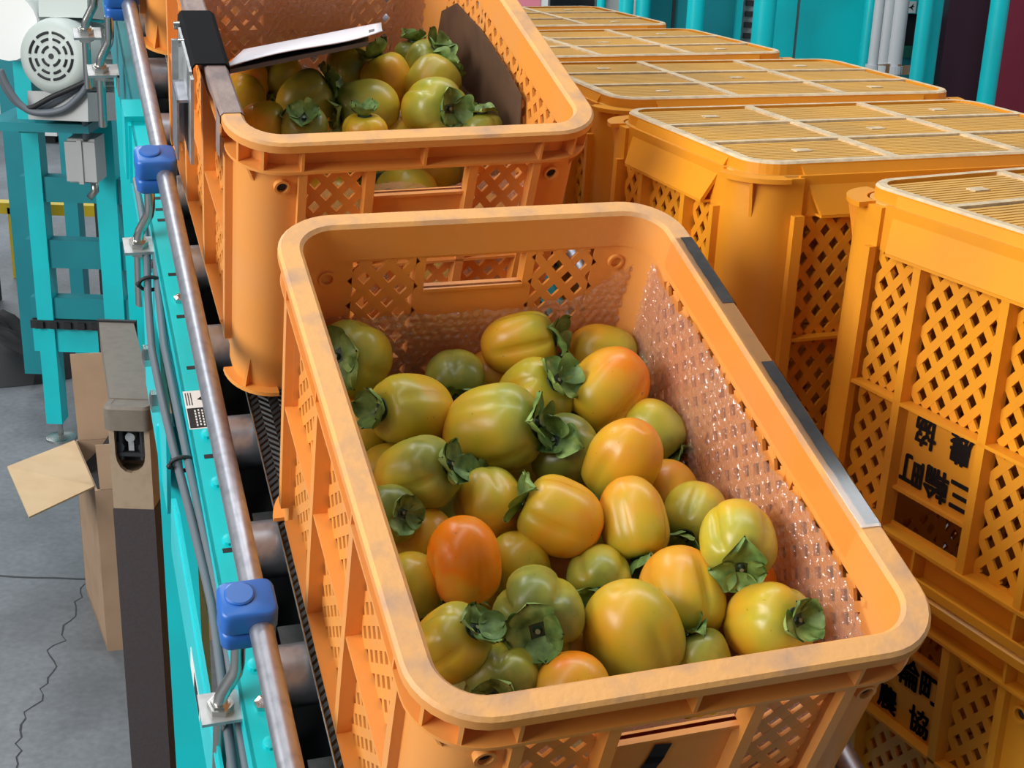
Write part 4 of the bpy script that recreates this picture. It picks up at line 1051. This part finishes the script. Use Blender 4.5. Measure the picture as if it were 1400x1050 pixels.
# ------------------------------------------------------------------ taupe stand with a horizontal arm, cardboard box
st = thing('stand', 'tall taupe and dark sleeved post with a boxed arm, in front of the cardboard box', 'stand')
sx0, sx1 = -0.5871, -0.5272
scx, hw = (sx0 + sx1) / 2, (sx1 - sx0) / 2
zt_, zc1, zc2, zb_ = 0.9218, 0.8851, 0.8317, 0.7559
b = MB().use(M['dark_post']); b.box(sx0 - .001, sx1 + .001, 1.905, 1.962, .02, zb_); link('sleeve', b.mesh('sleeve'), st)
b = MB().use(M['taupe']); b.box(scx - .14, scx + .14, 1.80, 2.08, 0, .022); link('base_plate', b.mesh('base_plate'), st)
b = MB().use(M['beige'])
zm = zc2
b.box(sx0, sx0 + .008, 1.906, 1.95, zm - .022, zc1); b.box(sx1 - .008, sx1, 1.906, 1.95, zm - .022, zc1); b.box(sx0, sx1, 1.9501, 1.96, zm - .022, zc1); b.box(sx0, sx1, 1.906, 1.96, zb_, zm - .022)
# rounded foot of the opening
rad = hw - .008
prev = None
for k in range(9):
    a = pi + pi * k / 8; q = (scx + rad * cos(a), zm + .012 * 1.0 + .030 * sin(a))
    if prev: b.prism([(prev[0], 1.906, prev[1]), (q[0], 1.906, q[1]), (q[0], 1.906, zm - .022), (prev[0], 1.906, zm - .022)], (0, .008, 0))
    prev = q
link('head_sleeve', b.mesh('head_sleeve'), st)
b = MB().use(M['void']); b.box(sx0 + .009, sx1 - .009, 1.935, 1.95, zm - .01, zc1)
for s in (-1, 1): b.tube([(scx + s * .016, 1.918, zm), (scx + s * .016, 1.918, zc1)], .0045, 8); b.tube([(scx + s * .019, 1.914, zm + .02), (scx + s * .019, 1.934, zm + .02)], .009, 10)
b.box(scx - .02, scx + .02, 1.913, 1.922, zm + .006, zm + .012); b.use(M['galv']); b.tube([(scx, 1.910, zc1 - .016), (scx, 1.93, zc1 - .016)], .0072, 14); b.box(scx - .004, scx + .004, 1.914, 1.922, zm + .015, zc1 - .016)
link('latch', b.mesh('latch', True, 35), st)
far = Vector((-0.6764, 2.2842, 0.9218))
b = MB().use(M['taupe'])
fx = far.x; fy = far.y
e = .0015
b.hexa([(sx0 - e, 1.93, zt_ - .032), (sx1 + e, 1.93, zt_ - .032), (fx + hw, fy, zt_ - .05), (fx - hw, fy, zt_ - .05), (sx0 - e, 1.93, zt_ + .001), (sx1 + e, 1.93, zt_ + .001), (fx + hw, fy, zt_), (fx - hw, fy, zt_)])
link('arm', b.mesh('arm'), st)
b = MB().use(M['taupe']); path = [(x + scx, y + 1.932, nx, ny) for x, y, nx, ny in rr_path(2 * hw + .010, .072, .012, 4)]
sweep(b, path, [(0, zc1), (0, zt_ - .004), (.003, zt_), (.011, zt_), (.011, zc1)]); b.box(sx0 + .004, sx1 - .004, 1.906, 1.958, zc1, zt_ - .0004); link('collar', b.mesh('collar', True, 35), st)
b = MB().use(M['black']); b.box(fx - hw - .003, fx + hw + .003, fy, fy + .008, zt_ - .055, zt_ + .003); link('end_cap', b.mesh('end_cap'), st)

bx = thing('cardboard_box', 'open brown cardboard box with raised flaps on the concrete floor behind the stand', 'box')
A0 = Vector((-0.8816, 2.7413, 0.0000)); R0 = Vector((-0.7516, 2.7781, 0.0000)); L0 = Vector((-1.0067, 3.0055, 0.0000))
ex = (R0 - A0).normalized(); ey = (L0 - A0); ly = ey.length; ey.normalize(); lx = .37; hz = 0.3931
up = Vector((0, 0, 1)); th = .005
def panel(name, p, u, v, mt, mt2=None, parent=bx):
    n = u.cross(v).normalized() * th; b = MB().use(mt); b.prism([p, p + u, p + u + v, p + v], n); return link(name, b.mesh(name), parent)
panel('front_panel', A0, ex * lx, up * hz, M['card']); panel('back_panel', A0 + ey * ly, ex * lx, up * hz, M['card']); panel('side_panel', A0, ey * ly, up * hz, M['card']); panel('side_panel', A0 + ex * lx, ey * ly, up * hz, M['card']); panel('bottom', A0 + up * .004, ex * lx, ey * ly, M['card'])
T0 = A0 + up * hz
fl1 = Vector((-0.9676, 2.5786, 0.4000)); fl2 = Vector((-1.0792, 2.7775, 0.4200))
b = MB().use(M['card_light']); q = [T0 + ey * .01, T0 + ey * (ly - .01), fl2, fl1]; n = (q[1] - q[0]).cross(q[3] - q[0]).normalized() * .004
b.prism(q, n); link('flap', b.mesh('flap'), bx)
panel('flap', T0 + ex * .01, ex * (lx - .02), up * .095 + ey * .02, M['card']); panel('flap', T0 + ey * ly + ex * .01, ex * (lx - .02), up * .20 + ey * .03, M['card']); panel('flap', T0 + ex * lx + ey * .01, ey * (ly - .02), up * .10 + ex * .05, M['card'])
b = MB().use(M['black'])
ins = lambda a, c: A0 + ex * (.012 + (lx - .024) * a) + ey * (.012 + (ly - .024) * c) + up * (hz - .06 + .035 * noise.noise((a * 5, c * 4, 1.0)) + .10 * (c ** 3) * (1 - abs(2 * a - 1) ** 3))
b.grid(ins, 16, 12); thing('bin_bag', 'black plastic bag bulging inside the open cardboard box', 'bag', None, None, b.mesh('bin_bag', True))

# ------------------------------------------------------------------ teal machinery behind the stacks, right
mc_ = thing('sorting_machine', 'large teal sheet-metal machine behind the yellow stacks', 'machine')
def face_box(name, xl, xr, d, mt, parent=mc_, depth=.05, z0=.1, z1=2.2):
    b = MB().use(mt); b.box(xl, xr, d, d + depth, z0, z1); return link(name, b.mesh(name), parent)
face_box('side_panel', 0.8481, 1.0997, 4.50, M['teal'])
face_box('side_panel', 0.7756, 0.8391, 4.50, M['teal'])
face_box('recess', 0.3789, 0.7997, 4.62, M['teal_dark'])
face_box('seam_strip', 0.4660, 0.4753, 4.605, M['void'], mc_, .02)
face_box('perforated_strip', 0.6751, 0.7136, 4.54, M['galv'], mc_, .02)
b = MB().use(M['void'])
xx = 0.6970
for k in range(16): b.box(xx - .012, xx + .012, 4.528, 4.542, 1.05 + .033 * k, 1.066 + .033 * k)
link('slots', b.mesh('slots'), mc_)
b = MB().use(M['teal']); b.box(0.6540, 0.6721, 4.5, 4.53, .1, 2.2); link('corner_trim', b.mesh('corner_trim'), mc_)
def pole(pxx, pyy, wpx, d, label, group=None, mt='teal', zt=2.3):
    x = pxx; r = wpx; b = MB().use(M[mt]); b.tube([(x, d, 0), (x, d, zt)], r, 20); b.tube([(x, d, 0), (x, d, .01)], r * 2, 16)
    return thing('pole', label, 'pole', None, group, b.mesh('pole', True, 40))
G = 'teal poles of the machinery'
pole(1.3297, 0, .026, 4.1, 'single round teal pole in front of the maroon panel', G)
pole(1.1374, 0, .021, 4.15, 'left pole of the close teal pair beside the grey pipes', G)
pole(1.1863, 0, .021, 4.22, 'right pole of the close teal pair, next to the dark maroon panel', G)
pole(0.7068, 0, .033, 4.3, 'thick teal pole with a worn left side beside the slotted strip', G)
pole(0.5099, 0, .026, 4.35, 'teal pole standing before the dark teal recess', G)
pole(0.3649, 0, .023, 4.5, 'rightmost of three short visible teal poles above the farthest stack', G)
pole(0.3126, 0, .023, 4.5, 'middle of three short visible teal poles above the farthest stack', G)
pole(0.2409, 0, .014, 4.6, 'thin leftmost of three teal poles above the farthest stack', G)
x = 1.0255
b = MB().use(M['teal']); b.tube([(x + .004, 4.35, .0), (x + .004, 4.35, 1.20), (x + .004, 4.35, 1.36), (x - .005, 4.36, 1.40), (x - .035, 4.40, 1.43), (x - .10, 4.47, 1.44)], .020, 16)
thing('bent_pipe', 'teal pipe bending back into the machine at its top', 'pipe', None, None, b.mesh('bent_pipe', True, 60))
# pale grey pipes with clamps
for k, (pxx, r, lab) in enumerate(((1195, .014, 'thin leftmost of three pale grey vertical pipes'), (1210, .017, 'middle one of three pale grey vertical pipes'), (1226, .0245, 'thick rightmost of three pale grey vertical pipes, with a clamp'))):
    x = [1.0418, 1.0720, 1.1044][k]
    b = MB().use(M['pipe_grey']); b.tube([(x, 4.3, .0), (x, 4.3, 2.3)], r, 18)
    t = thing('pipe', lab, 'pipe', None, 'pale grey pipes', b.mesh('pipe', True, 40))
    zc = 1.1319
    b = MB().use(M['pipe_grey']); b.tube([(x, 4.3, zc - .012), (x, 4.3, zc + .012)], r + .006, 18); b.use(M['zinc']); b.bar((x + r, 4.29, zc), (x + r + .035, 4.28, zc + .005), (0, 0, 1), .028, .012); link('clamp', b.mesh('clamp'), t)
# cabinet with a white sign, dark opening and green strip
cbn = thing('control_cabinet', 'dark cabinet opening with a teal header between the grey pipes and the teal pair', 'cabinet')
face_box('back', 1.0825, 1.3428, 4.62, M['void'], cbn)
hb = face_box('header', 1.1619, 1.3026, 4.55, M['teal'], cbn, .05, 1.2720, 2.2)
face_box('green_rail', 1.1605, 1.2445, 4.52, M['green_panel'], cbn, .05, 1.1411, 1.1722)
face_box('lower_panel', 1.1648, 1.3127, 4.54, M['teal_dark'], cbn, .05, .1, 1.1411)
sgx0, sgx1, sgz0, sgz1 = 1.1866, 1.2160, 1.2748, 1.3100
b = MB().use(M['white']); b.box(sgx0, sgx1, 4.545, 4.55, sgz0, sgz1); b.use(M['ink']); cx_, cz_ = (sgx0 + sgx1) / 2, (sgz0 + sgz1) / 2
b.add([(cx_ + a * .014, 4.5445, cz_ + c * .015) for a, c in ((-.8, -.2), (-.1, .15), (.5, .8), (.35, .25), (.8, .2), (.2, -.1), (.6, -.75), (-.1, -.25))], [tuple(range(8))])
link('sign', b.mesh('sign', recalc=False), cbn)
mp = thing('maroon_cabinet', 'maroon metal cabinet with a darker left side at the right edge', 'cabinet')
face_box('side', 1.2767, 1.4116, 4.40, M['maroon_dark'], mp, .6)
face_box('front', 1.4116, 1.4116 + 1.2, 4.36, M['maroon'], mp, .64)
# things showing above the farthest stack, left
b = MB().use(M['galv']); b.box(0.0818, 0.2538, 5.2, 5.6, 0, 1.6); b.use(M['void']); b.box(0.0896, 0.2460, 5.19, 5.2, 1.1, 1.55)
thing('steel_cabinet', 'grey-blue steel cabinet glimpsed above the farthest stack', 'cabinet', None, None, b.mesh('steel_cabinet'))
b = MB().use(M['white']); b.box(0.2587, 0.4976, 5.3, 5.7, 0, 1.9)
thing('white_locker', 'tall white locker behind the three teal poles', 'locker', None, None, b.mesh('white_locker'))
b = MB().use(M['white']); px0, px1 = -0.0681, 0.0769
b.box(px0, px1, 4.9, 5.1, .75, 1.45); M['pink'] = mat('pink_print', lin(226, 130, 150), .6); b.use(M['pink']); b.box(px0 + .04, px0 + .12, 4.895, 4.9, 1.2170, 1.45)
thing('white_carton', 'white carton with a pink print, on the table behind the farthest stack', 'carton', None, None, b.mesh('white_carton'))
b = MB().use(M['teal_dark']); b.box(px0 - .2, px1 + .25, 4.8, 5.18, .72, .75)
tb = thing('work_table', 'dark teal table carrying the white carton, behind the farthest stack', 'table'); link('table_top', b.mesh('table_top'), tb)
for lx_ in (px0 - .15, px1 + .2):
    for ly_ in (4.83, 5.15): wbox('leg', lx_ - .02, lx_ + .02, ly_ - .02, ly_ + .02, 0, .72, M['teal_dark'], tb)
# teal conveyor body behind the top left
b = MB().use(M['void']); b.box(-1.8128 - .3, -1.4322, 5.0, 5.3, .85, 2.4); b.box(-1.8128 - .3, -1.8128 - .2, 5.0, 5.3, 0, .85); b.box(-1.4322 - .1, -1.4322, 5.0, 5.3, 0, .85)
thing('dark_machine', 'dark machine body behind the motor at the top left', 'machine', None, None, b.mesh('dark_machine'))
